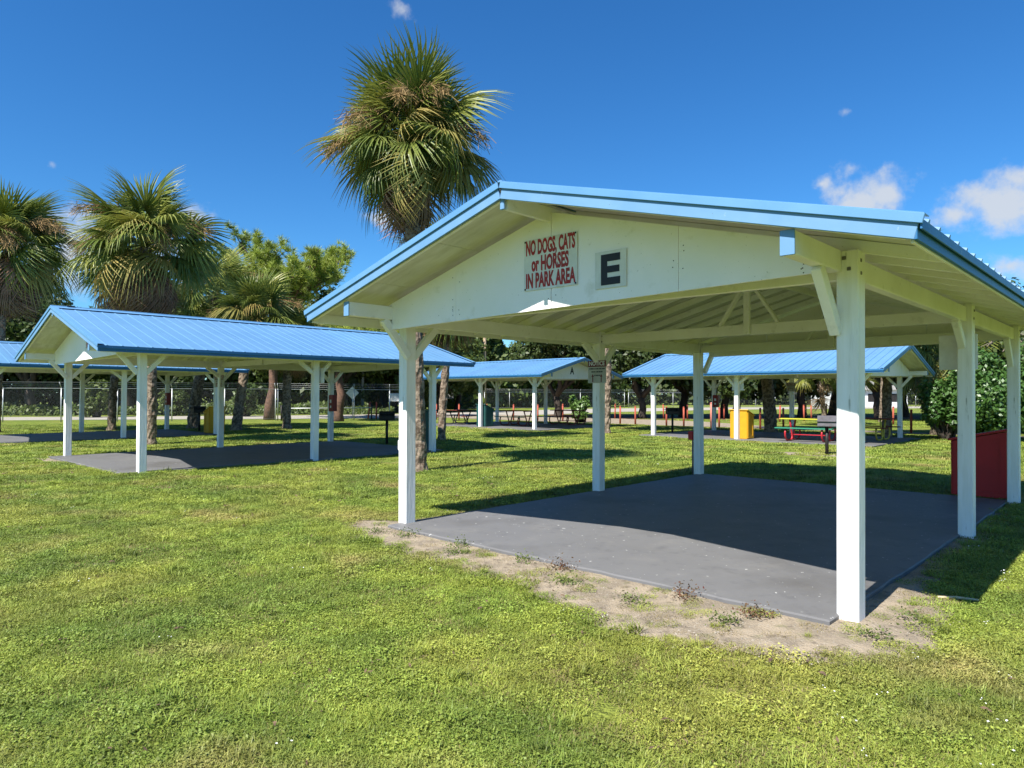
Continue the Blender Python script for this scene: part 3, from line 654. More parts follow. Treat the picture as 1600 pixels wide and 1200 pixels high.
# ------------------------------------------------------------------ chain link fences
def chainlink_mat():
    m = bpy.data.materials.new('chain_link_wire'); m.use_nodes = True; t = m.node_tree; L = t.links.new; b = t.nodes['Principled BSDF']
    b.inputs['Base Color'].default_value = (.22, .23, .23, 1); b.inputs['Metallic'].default_value = .3; b.inputs['Roughness'].default_value = .5
    tc_ = t.nodes.new('ShaderNodeTexCoord'); sp_ = t.nodes.new('ShaderNodeSeparateXYZ'); L(tc_.outputs['Object'], sp_.inputs[0])
    outs = []
    for op in ('ADD', 'SUBTRACT'):
        a_ = t.nodes.new('ShaderNodeMath'); a_.operation = op; L(sp_.outputs['X'], a_.inputs[0]); L(sp_.outputs['Z'], a_.inputs[1])
        m_ = t.nodes.new('ShaderNodeMath'); m_.operation = 'MULTIPLY'; m_.inputs[1].default_value = 14; L(a_.outputs[0], m_.inputs[0])
        f_ = t.nodes.new('ShaderNodeMath'); f_.operation = 'FRACT'; L(m_.outputs[0], f_.inputs[0])
        c_ = t.nodes.new('ShaderNodeMath'); c_.operation = 'LESS_THAN'; c_.inputs[1].default_value = .035; L(f_.outputs[0], c_.inputs[0]); outs.append(c_)
    mm = t.nodes.new('ShaderNodeMath'); mm.operation = 'MAXIMUM'; L(outs[0].outputs[0], mm.inputs[0]); L(outs[1].outputs[0], mm.inputs[1])
    tr = t.nodes.new('ShaderNodeBsdfTransparent'); ms = t.nodes.new('ShaderNodeMixShader'); L(mm.outputs[0], ms.inputs[0]); L(tr.outputs[0], ms.inputs[1]); L(b.outputs[0], ms.inputs[2]); L(ms.outputs[0], t.nodes['Material Output'].inputs[0])
    return m
M['link'] = chainlink_mat()
def fence(p, qv, spacing, label, H=1.95, arm=-1):
    p, qv = Vector((*p, 0)), Vector((*qv, 0)); d = qv - p; L = d.length; rz = math.atan2(d.y, d.x)
    s = empty('chain_link_fence', p, rz); tag(s, label, 'fence', 'chain link fences along the road'); n = max(2, round(L / spacing))
    pv, pf = tube_geo([(0, 0, -.1), (0, 0, H)], .034, 8); av, af = tube_geo([(0, 0, H), (arm * .05, -.16, H + .34)], .022, 6)
    pm = mesh_obj('fence_post', pv, pf, M['galv'], s, True); am = mesh_obj('barb_arm', av, af, M['galv'], pm, True)
    for k in range(1, n + 1):
        c = link('fence_post', pm.data, s); c.location.x = L * k / n; a_ = link('barb_arm', am.data, c)
    tube('top_rail', [(0, 0, H - .02), (L, 0, H - .02)], .022, M['galv'], s, 6); tube('bottom_wire', [(0, 0, .12), (L, 0, .12)], .006, M['galv'], s, 4)
    mesh_obj('wire_fabric', [(0, .01, .05), (L, .01, .05), (L, .01, H), (0, .01, H)], [(0, 1, 2, 3)], M['link'], s)
    for k in range(3): tube('barbed_wire', [(0, -.05 - .05 * k, H + .11 * (k + 1)), (L, -.05 - .05 * k, H + .11 * (k + 1))], .006, M['galv'], s, 4)
fence((-60, 31.5), (-14.5, 42.4), 2.85, 'chain link fence with barbed wire arms along the left road')
fence((-14.4, 42.5), (-6.0, 46.8), 2.6, 'chain link fence behind the black grill of the left pavilion')
fence((-6, 78), (14, 86), 3.2, 'distant chain link fence beyond the letter A pavilion'); fence((14.5, 86), (75, 108), 3.2, 'distant chain link fence beyond the oak trunks')
s = empty('swing_gate', (-9.6, 44.4, 0), math.atan2(4.3, 8.4)); tag(s, 'low pipe barrier across the road edge', 'gate')
tube('gate_bar', [(-5, 0, .75), (.6, 0, .75)], .03, M['galv'], s, 8)
for x in (-5, .6): tube('gate_post', [(x, 0, -.05), (x, 0, .95)], .045, M['iron'], s, 8)
# road signs
s = empty('road_sign', (-10.75, 46.6, 0)); tag(s, 'white diamond road sign on a thin post by the road', 'sign')
tube('sign_post', [(0, 0, 0), (0, 0, 2.1)], .03, M['galv'], s, 8); box('sign_panel', (.62, .012, .62), (0, -.04, 1.72), M['sign_white'], s, (0, R(45), 0), .002)
s = empty('notice_board', (-8.1, 47.6, 0)); tag(s, 'pale rectangular board mounted on the fence line', 'sign')
for x in (-.35, .35): tube('sign_post', [(x, 0, 0), (x, 0, 1.8)], .03, M['galv'], s, 8)
box('sign_panel', (.75, .015, .55), (0, -.04, 1.42), M['sign_white'], s, bev=.002)
s = empty('entrance_sign', (-7.0, 70, 0)); tag(s, 'pale sign board on a red post beyond the end on picnic table', 'sign')
tube('sign_post', [(-1.0, 0, 0), (-1.0, 0, 3.0)], .12, M['redpost'], s, 8); box('sign_panel', (1.5, .04, 1.0), (.35, 0, 1.7), M['sign_white'], s)
s = empty('utility_pole', (-3.2, 80, 0)); tag(s, 'tall bare wooden utility pole above the letter A pavilion roof', 'pole')
tube('pole_shaft', [(0, 0, -.2), (.05, 0, 12)], [.22, .15], M['pole'], s, 12); box('crossarm', (2.2, .1, .12), (.05, -.16, 11.4), M['pole'], s)
s = empty('utility_pole', (-13.4, 62, 0)); tag(s, 'short pale pole among the trees left of the near front post', 'pole')
tube('pole_shaft', [(0, 0, -.2), (0, 0, 5.6)], [.16, .12], M['galv'], s, 10); box('pole_cap', (.3, .3, .06), (0, 0, 5.63), M['galv'], s)
# far buildings glimpsed beyond the trunks
def far_house(x, y, w_, h_, m, label):
    s = empty('far_building', (x, y, 0)); tag(s, label, 'building')
    box('wall', (w_, 8, h_), (0, 0, h_ / 2), m, s, bev=.02)
    v = [(-w_ / 2 - .4, -4.5, h_ + .004), (w_ / 2 + .4, -4.5, h_ + .004), (w_ / 2 + .4, 4.5, h_ + .004), (-w_ / 2 - .4, 4.5, h_ + .004), (-w_ / 2 - .4, 0, h_ + 1.4), (w_ / 2 + .4, 0, h_ + 1.4)]
    mesh_obj('roof', v, [(0, 1, 5, 4), (2, 3, 4, 5), (1, 2, 5), (3, 0, 4), (3, 2, 1, 0)], M['raw'], s)
    for k in range(3): box('window', (1.1, .05, 1.1), (-w_ * .3 + w_ * .3 * k, -4.02, h_ * .55), M['iron'], s)
far_house(50, 100, 10, 2.4, M['shirt'], 'long low white building far beyond the trunks at the right')

# ------------------------------------------------------------------ foliage builders
def quads(centers, normals, size, aspect=.55, jitter=.35, rg=rng):
    n = len(centers)
    r = rg.normal(size=(n, 3)); t = np.cross(normals, r); t /= np.linalg.norm(t, axis=1, keepdims=True) + 1e-9
    b = np.cross(normals, t); s = (size * (1 + jitter * rg.uniform(-1, 1, n)))[:, None]
    p0, p1, p2, p3 = centers - t * s, centers + b * s * aspect, centers + t * s, centers - b * s * aspect
    v = np.stack([p0, p1, p2, p3], 1).reshape(-1, 3); f = np.arange(n * 4).reshape(-1, 4); return v, f
def crown_mesh(name, lobes, n, leaf, m, seed, inner=.35, gaps=.0):
    rg = np.random.default_rng(seed); vol = np.array([l[3] * l[4] * l[5] for l in lobes]) ** .67; pick = rg.choice(len(lobes), n, p=vol / vol.sum()); L = np.array(lobes)[pick]
    d = rg.normal(size=(n, 3)); d /= np.linalg.norm(d, axis=1, keepdims=True)
    # clumps: leaves gather round twig ends instead of filling the lobe evenly
    nc = max(8, n // 45); cd_ = rg.normal(size=(len(lobes), nc, 3)); cd_ /= np.linalg.norm(cd_, axis=2, keepdims=True)
    cr = rg.uniform(inner, 1.0, (len(lobes), nc)) ** .6
    ck = rg.integers(0, nc, n); base = cd_[pick, ck] * cr[pick, ck][:, None]
    pos = base + d * (rg.uniform(0, 1, n) ** .5)[:, None] * .23
    c = L[:, :3] + pos * L[:, 3:6]
    nr = pos * .5 + d * .6 + rg.normal(size=(n, 3)) * .45 + np.array([0, 0, .35]); nr /= np.linalg.norm(nr, axis=1, keepdims=True)
    v, f = quads(c, nr, leaf, rg=rg)
    me = bpy.data.meshes.new(name); me.vertices.add(len(v)); me.vertices.foreach_set('co', v.astype(np.float32).ravel())
    me.loops.add(len(f) * 4); me.loops.foreach_set('vertex_index', f.astype(np.int32).ravel()); me.polygons.add(len(f))
    me.polygons.foreach_set('loop_start', np.arange(0, len(f) * 4, 4, dtype=np.int32)); me.polygons.foreach_set('loop_total', np.full(len(f), 4, dtype=np.int32)); me.update(calc_edges=True)
    me.materials.append(m); return me
def limbs_mesh(name, paths, m, seg=9):
    V, F = [], []
    for pts, rad in paths:
        v, f = tube_geo(pts, rad, seg); o = len(V); V += v; F += [tuple(i + o for i in q) for q in f]
    me = bpy.data.meshes.new(name); me.from_pydata([tuple(v) for v in V], [], F); me.update(); me.polygons.foreach_set('use_smooth', np.ones(len(me.polygons), dtype=bool)); me.materials.append(m); return me
def bent(p, q_, n, wob, r):
    p, q_ = Vector(p), Vector(q_); out = []
    for k in range(n + 1):
        t = k / n; b_ = p.lerp(q_, t)
        if 0 < k < n: b_ += Vector((r.uniform(-wob, wob), r.uniform(-wob, wob), r.uniform(-wob, wob) * .6))
        out.append(b_)
    return out
def oak_proto(seed, leafm, n=9000, leaf=.17, spread=3.6, h=7.5, low=2.2, dense=1.0):
    r = random.Random(seed); paths = []; lobes = []
    fork = r.uniform(1.2, 2.0); top = Vector((r.uniform(-.3, .3), r.uniform(-.3, .3), fork))
    paths.append((bent((0, 0, -.1), top, 4, .08, r), [.34, .27, .24, .23, .22]))
    nl = r.randint(5, 7)
    for k in range(nl):
        a = 6.283 * k / nl + r.uniform(-.4, .4); rad = spread * r.uniform(.35, .75); z = r.uniform(low + 1.0, h * .78)
        e = Vector((math.cos(a) * rad, math.sin(a) * rad, z)); pts = bent(top, e, 5, .25, r); paths.append((pts, [.17, .14, .11, .08, .06, .03]))
        lobes.append((e.x, e.y, e.z + .4, spread * r.uniform(.38, .55), spread * r.uniform(.38, .55), h * r.uniform(.15, .24)))
        for j in range(2):
            e2 = e + Vector((r.uniform(-1.4, 1.4), r.uniform(-1.4, 1.4), r.uniform(-.9, 1.0))); paths.append((bent(pts[3], e2, 4, .15, r), [.07, .055, .045, .03, .015]))
            lobes.append((e2.x, e2.y, e2.z, spread * r.uniform(.2, .32), spread * r.uniform(.2, .32), h * r.uniform(.08, .14)))
    lobes.append((0, 0, h * .8, spread * .55, spread * .55, h * .2))
    return limbs_mesh('trunk', paths, M['bark_oak']), crown_mesh('crown', lobes, n, leaf, leafm, seed)
OAK = [oak_proto(s_, M['leaf_oak'], 15000, .15, 4.0, 7.5, 1.1) for s_ in (11, 12, 13)]
MID = [oak_proto(s_, M['leaf_mid'], 9500, .14, 3.0, 6.0, .9) for s_ in (21, 22, 23)]
def tree(proto, x, y, sc, rz, label, group, name='oak_tree', zs=1.0):
    s = empty(name, (x, y, 0), rz); s.scale = (sc, sc, sc * zs); tag(s, label, 'tree', group)
    link('trunk', proto[0], s); link('crown', proto[1], s); return s
rt = random.Random(5)
# row of dark oaks behind the bollards
oak_l = 'dark live oak in the shaded row behind the far bollards'
for k, (x, y) in enumerate(sorted([(3.3, 49), (6.6, 50.5), (9.0, 47.5), (12.6, 51), (15.0, 49), (17.2, 53), (21, 50), (25.0, 54), (29.5, 52), (34, 56), (24.5, 46), (30, 44.5), (38, 50)], key=lambda p: p[0] / p[1])):
    tree(OAK[rt.randrange(3)], x, y, rt.uniform(1.0, 1.25), rt.uniform(0, 6.28), ORD[k] + ' dark live oak from the left in the shaded row behind the bollards', 'live oaks behind the bollards')
# mixed trees beyond the road at the left
for k in range(15):
    x = -66 + k * 4.3 + rt.uniform(-1.2, 1.2); y = 47.5 + .30 * (x + 66) * .62 + 4 + rt.uniform(-1.5, 2.5)
    tree((MID if k % 3 else OAK)[rt.randrange(3)], x, y, rt.uniform(1.35, 1.65), rt.uniform(0, 6.28), ORD[k] + ' leafy tree from the left in the wood beyond the left road', 'trees beyond the left road', 'roadside_tree', rt.uniform(.85, 1.15))
for k, (x, y, sc) in enumerate(sorted([(-9.5, 63, 1.1), (-5.5, 69, 1.05), (-12.0, 66, 1.2), (-1.5, 88, 1.3), (3, 90, 1.3), (7.5, 92, 1.25), (-6.5, 86, 1.3), (12, 96, 1.2), (-30, 54, 1.4), (-37, 53, 1.5), (-44, 52, 1.5), (-21, 60, 1.2)], key=lambda p: p[0] / p[1])):
    tree(MID[rt.randrange(3)], x, y, sc, rt.uniform(0, 6.28), ORD[k] + ' bright leafy tree from the left, beyond the bend of the road', 'trees beyond the bend of the road', 'roadside_tree')
# dense far wood, one mass
def wood(name, x0_, x1_, y0_, y1_, n, hmin, hmax, leaf, m, seed):
    rg = np.random.default_rng(seed); t = rg.uniform(0, 1, n); x = x0_ + (x1_ - x0_) * t; top = hmin + (hmax - hmin) * (.5 + .5 * np.sin(x * .55 + seed) * np.sin(x * .23 + 1.3) + .22 * np.sin(x * 1.9))
    dep = rg.normal(size=n) * 1.3; z = top * rg.uniform(.0, 1, n) ** .7 ; y = y0_ + (y1_ - y0_) * t + dep + .6 * np.sin(z * 2 + x)
    c = np.stack([x, y, z], 1); nr = rg.normal(size=(n, 3)) * .7 + np.array([-.3, -.7, .5]); nr /= np.linalg.norm(nr, axis=1, keepdims=True)
    v, f = quads(c, nr, leaf, rg=rg); return kind(mesh_obj(name, v, f, m), 'stuff')
wood('far_woodland', -110, -14, 42, 62, 52000, 6.5, 9.5, .34, M['leaf_oak'], 3)
wood('far_woodland', -16, 14, 70, 100, 30000, 7, 10.5, .38, M['leaf_mid'], 4)
wood('far_woodland', 12, 120, 112, 135, 42000, 7.5, 11, .5, M['leaf_oak'], 6)
wood('roadside_weeds', -80, -10, 43.5, 57.5, 14000, .5, 1.1, .13, M['leaf_mid'], 8)

# glossy shrub at the right
def shrub(x, y, w_, d_, h_, n, leaf, m, label, seed, z0=.25, group=None):
    r = random.Random(seed); s = empty('large_shrub', (x, y, 0)); tag(s, label, 'shrub', group); lobes = []; paths = []
    for k in range(17):
        a = r.uniform(0, 6.28); q_ = r.uniform(.1, .62); z = r.uniform(z0 + .06 * h_, h_ * .8)
        e = (math.cos(a) * w_ * q_, math.sin(a) * d_ * q_, z); lobes.append((*e, w_ * r.uniform(.26, .42), d_ * r.uniform(.26, .42), h_ * r.uniform(.14, .24)))
        paths.append((bent((r.uniform(-.2, .2), r.uniform(-.2, .2), -.05), e, 4, .12, r), [.06, .05, .04, .03, .015]))
    link('stems', limbs_mesh('stems', paths, M['bark_oak'], 7), s); link('foliage', crown_mesh('foliage', lobes, n, leaf, m, seed), s); return s
shrub(17.6, 24.6, 2.6, 2.2, 4.0, 20000, .075, M['leaf_gloss'], 'large glossy green shrub behind the right posts of the nearest pavilion', 31, .4)
shrub(21.2, 23.0, 2.6, 2.4, 4.3, 16000, .08, M['leaf_gloss'], 'glossy shrub at the right edge behind the last post', 33, .15)
shrub(20.8, 29.5, 3.4, 2.5, 5.0, 12000, .10, M['leaf_mid'], 'tall tangled shrub rising behind the glossy one', 35)
shrub(16.0, 25.4, 1.15, 1.1, 2.9, 6000, .075, M['leaf_gloss'], 'rounded left lobe of glossy shrub beside the ribbed pavilion gable', 37, .6)
# bare vine tangle on top of the tall shrub
r_ = random.Random(4); s = empty('vine_tangle', (18.9, 26.2, 3.3)); tag(s, 'pale tangle of bare vine twigs on top of the right shrub', 'vine')
for k in range(26):
    p = Vector((r_.uniform(-1.9, 1.9), r_.uniform(-.6, .6), r_.uniform(-.2, .9))); pts = [p]
    for j in range(5): p = p + Vector((r_.uniform(-.35, .35), r_.uniform(-.2, .2), r_.uniform(-.28, .3))); pts.append(p)
    tube('twig', pts, [.016, .015, .013, .011, .008, .005], M['twig'], s, 5)
for x, y, h_, sd, wh in [(-19.3, 44, 1.8, 41, 'rightmost'), (-28.5, 41.5, 2.2, 42, 'leftmost'), (-25, 45, 1.4, 43, 'middle')]: shrub(x, y + 6, 1.3, 1.2, h_ + .7, 3000, .11, M['leaf_mid'], wh + ' bright bush at the foot of the left wood', sd, group='bushes at the edge of the left wood')
shrub(4.0, 40.5, .8, .8, 1.6, 2200, .12, M['leaf_gloss'], 'dark spiky bush behind the picnic tables of the letter A pavilion', 45)

# ------------------------------------------------------------------ palms
def frond_mesh(seed, m, droop=.55, nseg=40, pet=.85, Rb=1.0, span=2.35, fold=.35, curl=.5, wid=.045):
    """fan leaf of a cabbage palm: arching stalk, then narrow folded segments that part and hang at the tips"""
    rg = np.random.default_rng(seed); V, F = [], []
    # stalk
    P = []; k = 7
    for i in range(k):
        t = i / (k - 1); P.append(Vector((pet * t, 0, -.10 * droop * pet * t * t * 1.5)))
    rad = [.022 - .010 * i / (k - 1) for i in range(k)]
    v, f = tube_geo(P, rad, 5); V += [tuple(x) for x in v]; F += f
    base = P[-1]; ar = .55 * droop
    for i in range(nseg):
        a = -span + 2 * span * i / (nseg - 1) + rg.normal() * .03
        ln = Rb * (.70 + .30 * math.cos(a * .55)) * rg.uniform(.9, 1.06)
        dirv = np.array([math.cos(a), math.sin(a), 0.0]); side = np.array([-math.sin(a), math.cos(a), 0.0])
        rows = []; dr = droop * rg.uniform(.75, 1.3); tw = rg.normal() * .25
        for t in (0.0, .3, .55, .78, 1.0):
            rr2 = ln * t
            x = base.x + .10 + dirv[0] * rr2 * (1 - .12 * dr * t * t) + .12 * math.cos(a) * t
            y = dirv[1] * rr2 * (1 - .18 * dr * t * t)
            z = base.z - ar * max(0.0, math.cos(a)) * rr2 * rr2 * .55 - dr * .62 * ln * t ** 2.4 - abs(math.sin(a)) * fold * rr2 * .45 + .06 * t
            wv = wid * (.55 + 1.0 * t if t < .5 else 1.05 * (1.02 - t) / .5) * Rb
            c = np.array([x, y, z]); sv2 = side * math.cos(tw * t) + np.array([0, 0, 1.0]) * math.sin(tw * t)
            rows.append((c - sv2 * wv * .5 + np.array([0, 0, .018 * (1 - t)]), c - np.array([0, 0, .012 * (1 - t)]), c + sv2 * wv * .5 + np.array([0, 0, .018 * (1 - t)])))
        o = len(V)
        for rw in rows: V += [tuple(p) for p in rw]
        for j in range(len(rows) - 1):
            q0 = o + 3 * j; F += [(q0, q0 + 1, q0 + 4, q0 + 3), (q0 + 1, q0 + 2, q0 + 5, q0 + 4)]
    me = bpy.data.meshes.new('frond'); me.from_pydata(V, [], F); me.update(); me.materials.append(m); return me
FR = [frond_mesh(s_, M['frond'], d_, pet=p_) for s_, d_, p_ in ((1, .35, .80), (2, .55, .9), (3, .75, .95), (4, .9, .9))]
FY = [frond_mesh(s_, M['frond_yel'], d_, pet=.9) for s_, d_ in ((5, .9), (6, 1.15))]
FD = [frond_mesh(s_, M['frond_dead'], d_, nseg=24, pet=.75, Rb=.8, span=1.5, wid=.05) for s_, d_ in ((7, 1.3), (8, 1.6), (9, 1.1))]
def seed_stalk_mesh(seed):
    rg = np.random.default_rng(seed); V, F = [], []
    main = [Vector((.2 * t, 0, 0)) for t in range(0)]
    pts = []
    for i in range(9):
        t = i / 8; pts.append(Vector((1.75 * t * (1 - .12 * t), 0, .55 * t - 1.15 * t ** 2.4)))
    v, f = tube_geo(pts, [.016 * (1 - .7 * i / 8) for i in range(9)], 4); V += [tuple(x) for x in v]; F += f
    for i in range(420):
        t = rg.uniform(.35, 1.0); k = min(int(t * 8), 7); p = np.array(pts[k].lerp(pts[k + 1], t * 8 - k))
        p = p + rg.normal(size=3) * np.array([.06, .10, .05]); d = rg.normal(size=3) * .8 + np.array([.45, 0, -.9]); d /= np.linalg.norm(d); ln = rg.uniform(.10, .30)
        s_ = np.cross(d, rg.normal(size=3)); s_ /= np.linalg.norm(s_); w_ = .0045; o = len(V); e = p + d * ln + np.array([0, 0, -.05])
        V += [tuple(p - s_ * w_), tuple(p + s_ * w_), tuple(e + s_ * w_ * 1.2), tuple(e - s_ * w_ * 1.2)]; F.append((o, o + 1, o + 2, o + 3))
    me = bpy.data.meshes.new('seed_stalk'); me.from_pydata(V, [], F); me.update(); me.materials.append(M['seed']); return me
SS = [seed_stalk_mesh(1), seed_stalk_mesh(2)]
BOOT = None
def palm(x, y, h, label, lean=(0, 0), r0=.17, r1=.14, n=58, dead=20, sc=1.0, seeds=5, seed=1, group=None, yel=.22, boots=14, low=-48):
    r = random.Random(seed); s = empty('cabbage_palm', (x, y, 0)); tag(s, label, 'palm', group)
    # trunk, rough and slightly swollen at the base
    k = max(16, int(h * 7)); seg = 18; V, F = [], []; rg = np.random.default_rng(seed)
    for i in range(k):
        t = i / (k - 1); z = -.1 + (h + .1) * t; cx = lean[0] * t ** 1.5 + .03 * math.sin(5 * t + seed); cy = lean[1] * t ** 1.5
        rad = (r1 + (r0 - r1) * (1 - t)) + .07 * max(0, 1 - t * h / .35) ** 2 + .012 * math.sin(i * 2.1)
        for j in range(seg):
            a = 6.2832 * j / seg; q_ = rad * (1 + rg.uniform(-.09, .09)); V.append((cx + q_ * math.cos(a), cy + q_ * math.sin(a), z))
    for i in range(k - 1):
        for j in range(seg): F.append((i * seg + j, i * seg + (j + 1) % seg, (i + 1) * seg + (j + 1) % seg, (i + 1) * seg + j))
    F.append(tuple(range((k - 1) * seg, k * seg))); mesh_obj('trunk', V, F, M['bark_palm'], s)
    top = Vector((lean[0] + .03 * math.sin(5 + seed), lean[1], h))
    for i in range(boots):                                             # old leaf bases below the crown
        a = i * 2.4; z = h - .12 - .65 * i / boots; o = box('leaf_base', (.03, .08, .30), (top.x + (r1 + .02) * math.cos(a), top.y + (r1 + .02) * math.sin(a), z), M['boot'], s, Matrix.Rotation(a, 3, 'Z') @ Matrix.Rotation(R(24), 3, 'Y'), .004)
    for i in range(n):
        t = (i + .5) / n; el = 80 - (80 - low) * t ** .9 + r.uniform(-14, 14); phi = i * 2.39996 + r.uniform(-.25, .25)
        if el > 35: me = FR[r.choice((0, 0, 1))]
        elif el > -5: me = FR[r.choice((1, 2, 2))]
        else: me = FR[r.choice((2, 3))]
        if t > .45 and r.random() < yel: me = FY[r.choice((0, 1))]
        if t > .7 and r.random() < .16: me = FD[r.choice((0, 2))]
        o = link('frond', me, s); q_ = sc * r.uniform(.74, 1.14)
        o.matrix_local = Matrix.Translation(top + Vector((0, 0, .12 * (1 - t) + .1))) @ Matrix.Rotation(phi, 4, 'Z') @ Matrix.Rotation(-R(el), 4, 'Y') @ Matrix.Rotation(r.uniform(-.85, .85), 4, 'X') @ Matrix.Diagonal((q_, q_, q_, 1))
    for i in range(dead):
        el = r.uniform(-80, -38); phi = i * 2.39996 + 1; o = link('dead_frond', FD[i % 3], s); q_ = sc * r.uniform(.8, 1.1)
        o.matrix_local = Matrix.Translation(top + Vector((0, 0, -.15))) @ Matrix.Rotation(phi, 4, 'Z') @ Matrix.Rotation(-R(el), 4, 'Y') @ Matrix.Rotation(r.uniform(-.6, .6), 4, 'X') @ Matrix.Diagonal((q_, q_, q_, 1))
    for i in range(seeds):
        phi = i * 6.283 / max(1, seeds) + r.uniform(-.4, .4); o = link('seed_stalk', SS[i % 2], s)
        o.matrix_local = Matrix.Translation(top + Vector((0, 0, .25))) @ Matrix.Rotation(phi, 4, 'Z') @ Matrix.Rotation(-R(r.uniform(5, 42)), 4, 'Y') @ Matrix.Diagonal((sc * 1.05, sc * 1.05, sc * 1.05, 1))
    return s
palm(-1.91, 14.29, 6.7, 'tall cabbage palm rising above the nearest roof against the blue sky', (-.28, .1), .16, .15, 84, 14, .98, 9, 3, yel=.4, low=-34)
palm(-11.45, 22.0, 6.3, 'bushy cabbage palm with brown skirt behind the left pavilion roof', (-.35, .2), .16, .15, 58, 60, 1.22, 6, 5, yel=.35, low=-28)
palm(-21.2, 28.3, 7.5, 'cabbage palm cut by the left edge of the picture', (.5, 0), .20, .17, 66, 34, 1.5, 6, 7)
palm(-17.55, 30.3, 6.6, 'palm with pale trunk between the posts of the half hidden left pavilion', (.5, .3), .17, .13, 40, 24, 1.15, 2, 9)
palm(-15.06, 32.7, 6.3, 'dark trunked palm beside the far left grill', (.9, .3), .26, .2, 44, 30, 1.3, 3, 11)
palm(-12.17, 30.5, 4.9, 'leaning palm with yellowed hanging fronds beside the far left yellow bin', (.75, .4), .22, .18, 52, 34, 1.15, 2, 13, yel=.5)
palm(-10.6, 32.5, 4.3, 'low palm with yellow tipped fronds above the left roof ridge', (.1, .1), .2, .18, 44, 24, .98, 1, 15, yel=.5)
palm(-2.45, 24.4, 5.5, 'palm with dark hanging skirt behind the far corner of the left pavilion', (.25, .2), .14, .13, 48, 44, 1.15, 3, 17)
palm(3.93, 29.1, 6.4, 'palm with lit scaly trunk beside the middle left post of the nearest pavilion', (.2, .2), .20, .17, 40, 20, 1.1, 2, 19)
palm(11.18, 29.9, 6.0, 'palm with flared dark foot behind the ribbed right pavilion', (-.4, .2), .27, .2, 40, 16, 1.1, 2, 21)
palm(14.45, 26.6, 6.2, 'palm with patchy trunk at the right gable of the ribbed pavilion', (.1, .1), .17, .15, 40, 16, 1.1, 2, 23)
palm(16.4, 36.4, 2.35, 'short palm with pale stem and yellow green fans under the ribbed roof', (-.1, 0), .12, .10, 24, 2, .85, 0, 25, low=-8, yel=.1)
palm(18.0, 37.5, 2.5, 'short palm close behind the near front right post', (.1, 0), .12, .10, 24, 2, .85, 0, 27, low=-8, yel=.1)
palm(17.4, 28.4, 3.2, 'fan palm squeezed between the ribbed pavilion and the glossy shrub', (.1, 0), .16, .14, 36, 12, 1.15, 0, 29, low=-50)
palm(22.5, 42, 5.2, 'palm with reddish trunk behind the mustard picnic table', (.2, 0), .18, .16, 36, 14, 1.1, 1, 31)

# ------------------------------------------------------------------ pines
def pine(x, y, h, spread, label, seed, ntuft=1500, lean=(1.6, 0)):
    r = random.Random(seed); rg = np.random.default_rng(seed); s = empty('slash_pine', (x, y, 0)); tag(s, label, 'pine tree', 'pines behind the left pavilion')
    zt = h * .60; top = Vector((lean[0], lean[1], zt)); paths = [(bent((0, 0, -.1), top, 7, .14, r), [.36, .30, .27, .25, .23, .21, .19, .17])]; ends = []
    nl = 22
    for k in range(nl):
        a = k * 2.4; el = r.uniform(.15, .95); z0 = zt * r.uniform(.84, 1.0) if k > 3 else zt
        ln = spread * r.uniform(.6, 1.0) * (1.05 - .35 * el); st_ = Vector((lean[0] * (z0 / zt) ** 1, lean[1], z0))
        e = st_ + Vector((math.cos(a) * ln, math.sin(a) * ln, (h - zt) * (.18 + .72 * el))); mid = st_.lerp(e, .5) + Vector((0, 0, -.25 * el)); pts = bent(st_, mid, 3, .12, r)[:-1] + bent(mid, e, 3, .14, r)
        paths.append((pts, [.12, .10, .085, .07, .05, .035, .02])); 
        for j in range(7):
            t = r.uniform(.35, 1.0); b_ = pts[min(6, int(t * 6))]; e2 = b_ + Vector((r.uniform(-1.1, 1.1), r.uniform(-1.1, 1.1), r.uniform(-.15, .85))); paths.append((bent(b_, e2, 2, .08, r), [.04, .025, .012])); ends.append((b_, e2))
        ends.append((pts[4], e))
    link('trunk', limbs_mesh('trunk', paths, M['bark_pine'], 8), s)
    V = []; per = 30
    for i in range(ntuft):
        b_, e = ends[r.randrange(len(ends))]; c = np.array(b_.lerp(e, r.uniform(.6, 1.08))) + rg.normal(size=3) * .15
        ax = np.array((e - b_).normalized()) * .5 + np.array([0, 0, .6]) + rg.normal(size=3) * .3; ax /= np.linalg.norm(ax)
        d = ax[None] * .55 + rg.normal(size=(per, 3)) * .55; d /= np.linalg.norm(d, axis=1, keepdims=True); ln = rg.uniform(.28, .50, per)[:, None]
        sd_ = np.cross(d, rg.normal(size=(per, 3))); sd_ /= np.linalg.norm(sd_, axis=1, keepdims=True); w_ = .017
        V.append(np.stack([c + sd_ * w_ + d * .02, c - sd_ * w_ + d * .02, c + d * ln], 1).reshape(-1, 3))
    V = np.concatenate(V); mesh_obj('crown', V, np.arange(len(V)).reshape(-1, 3), M['needle'], s)
    return s
pine(-15.36, 43.7, 12.6, 5.8, 'tall spreading slash pine with reddish trunk above the left roof', 3, 2300, (.7, .3))
pine(-10.4, 41.5, 6.3, 2.4, 'small dense pine between the tall pine and the nearest roof', 8, 800, (.1, 0))
pine(-7.4, 50.5, 8.2, 3.2, 'dark pine half hidden by the left rake of the nearest roof', 12, 800, (.3, 0))

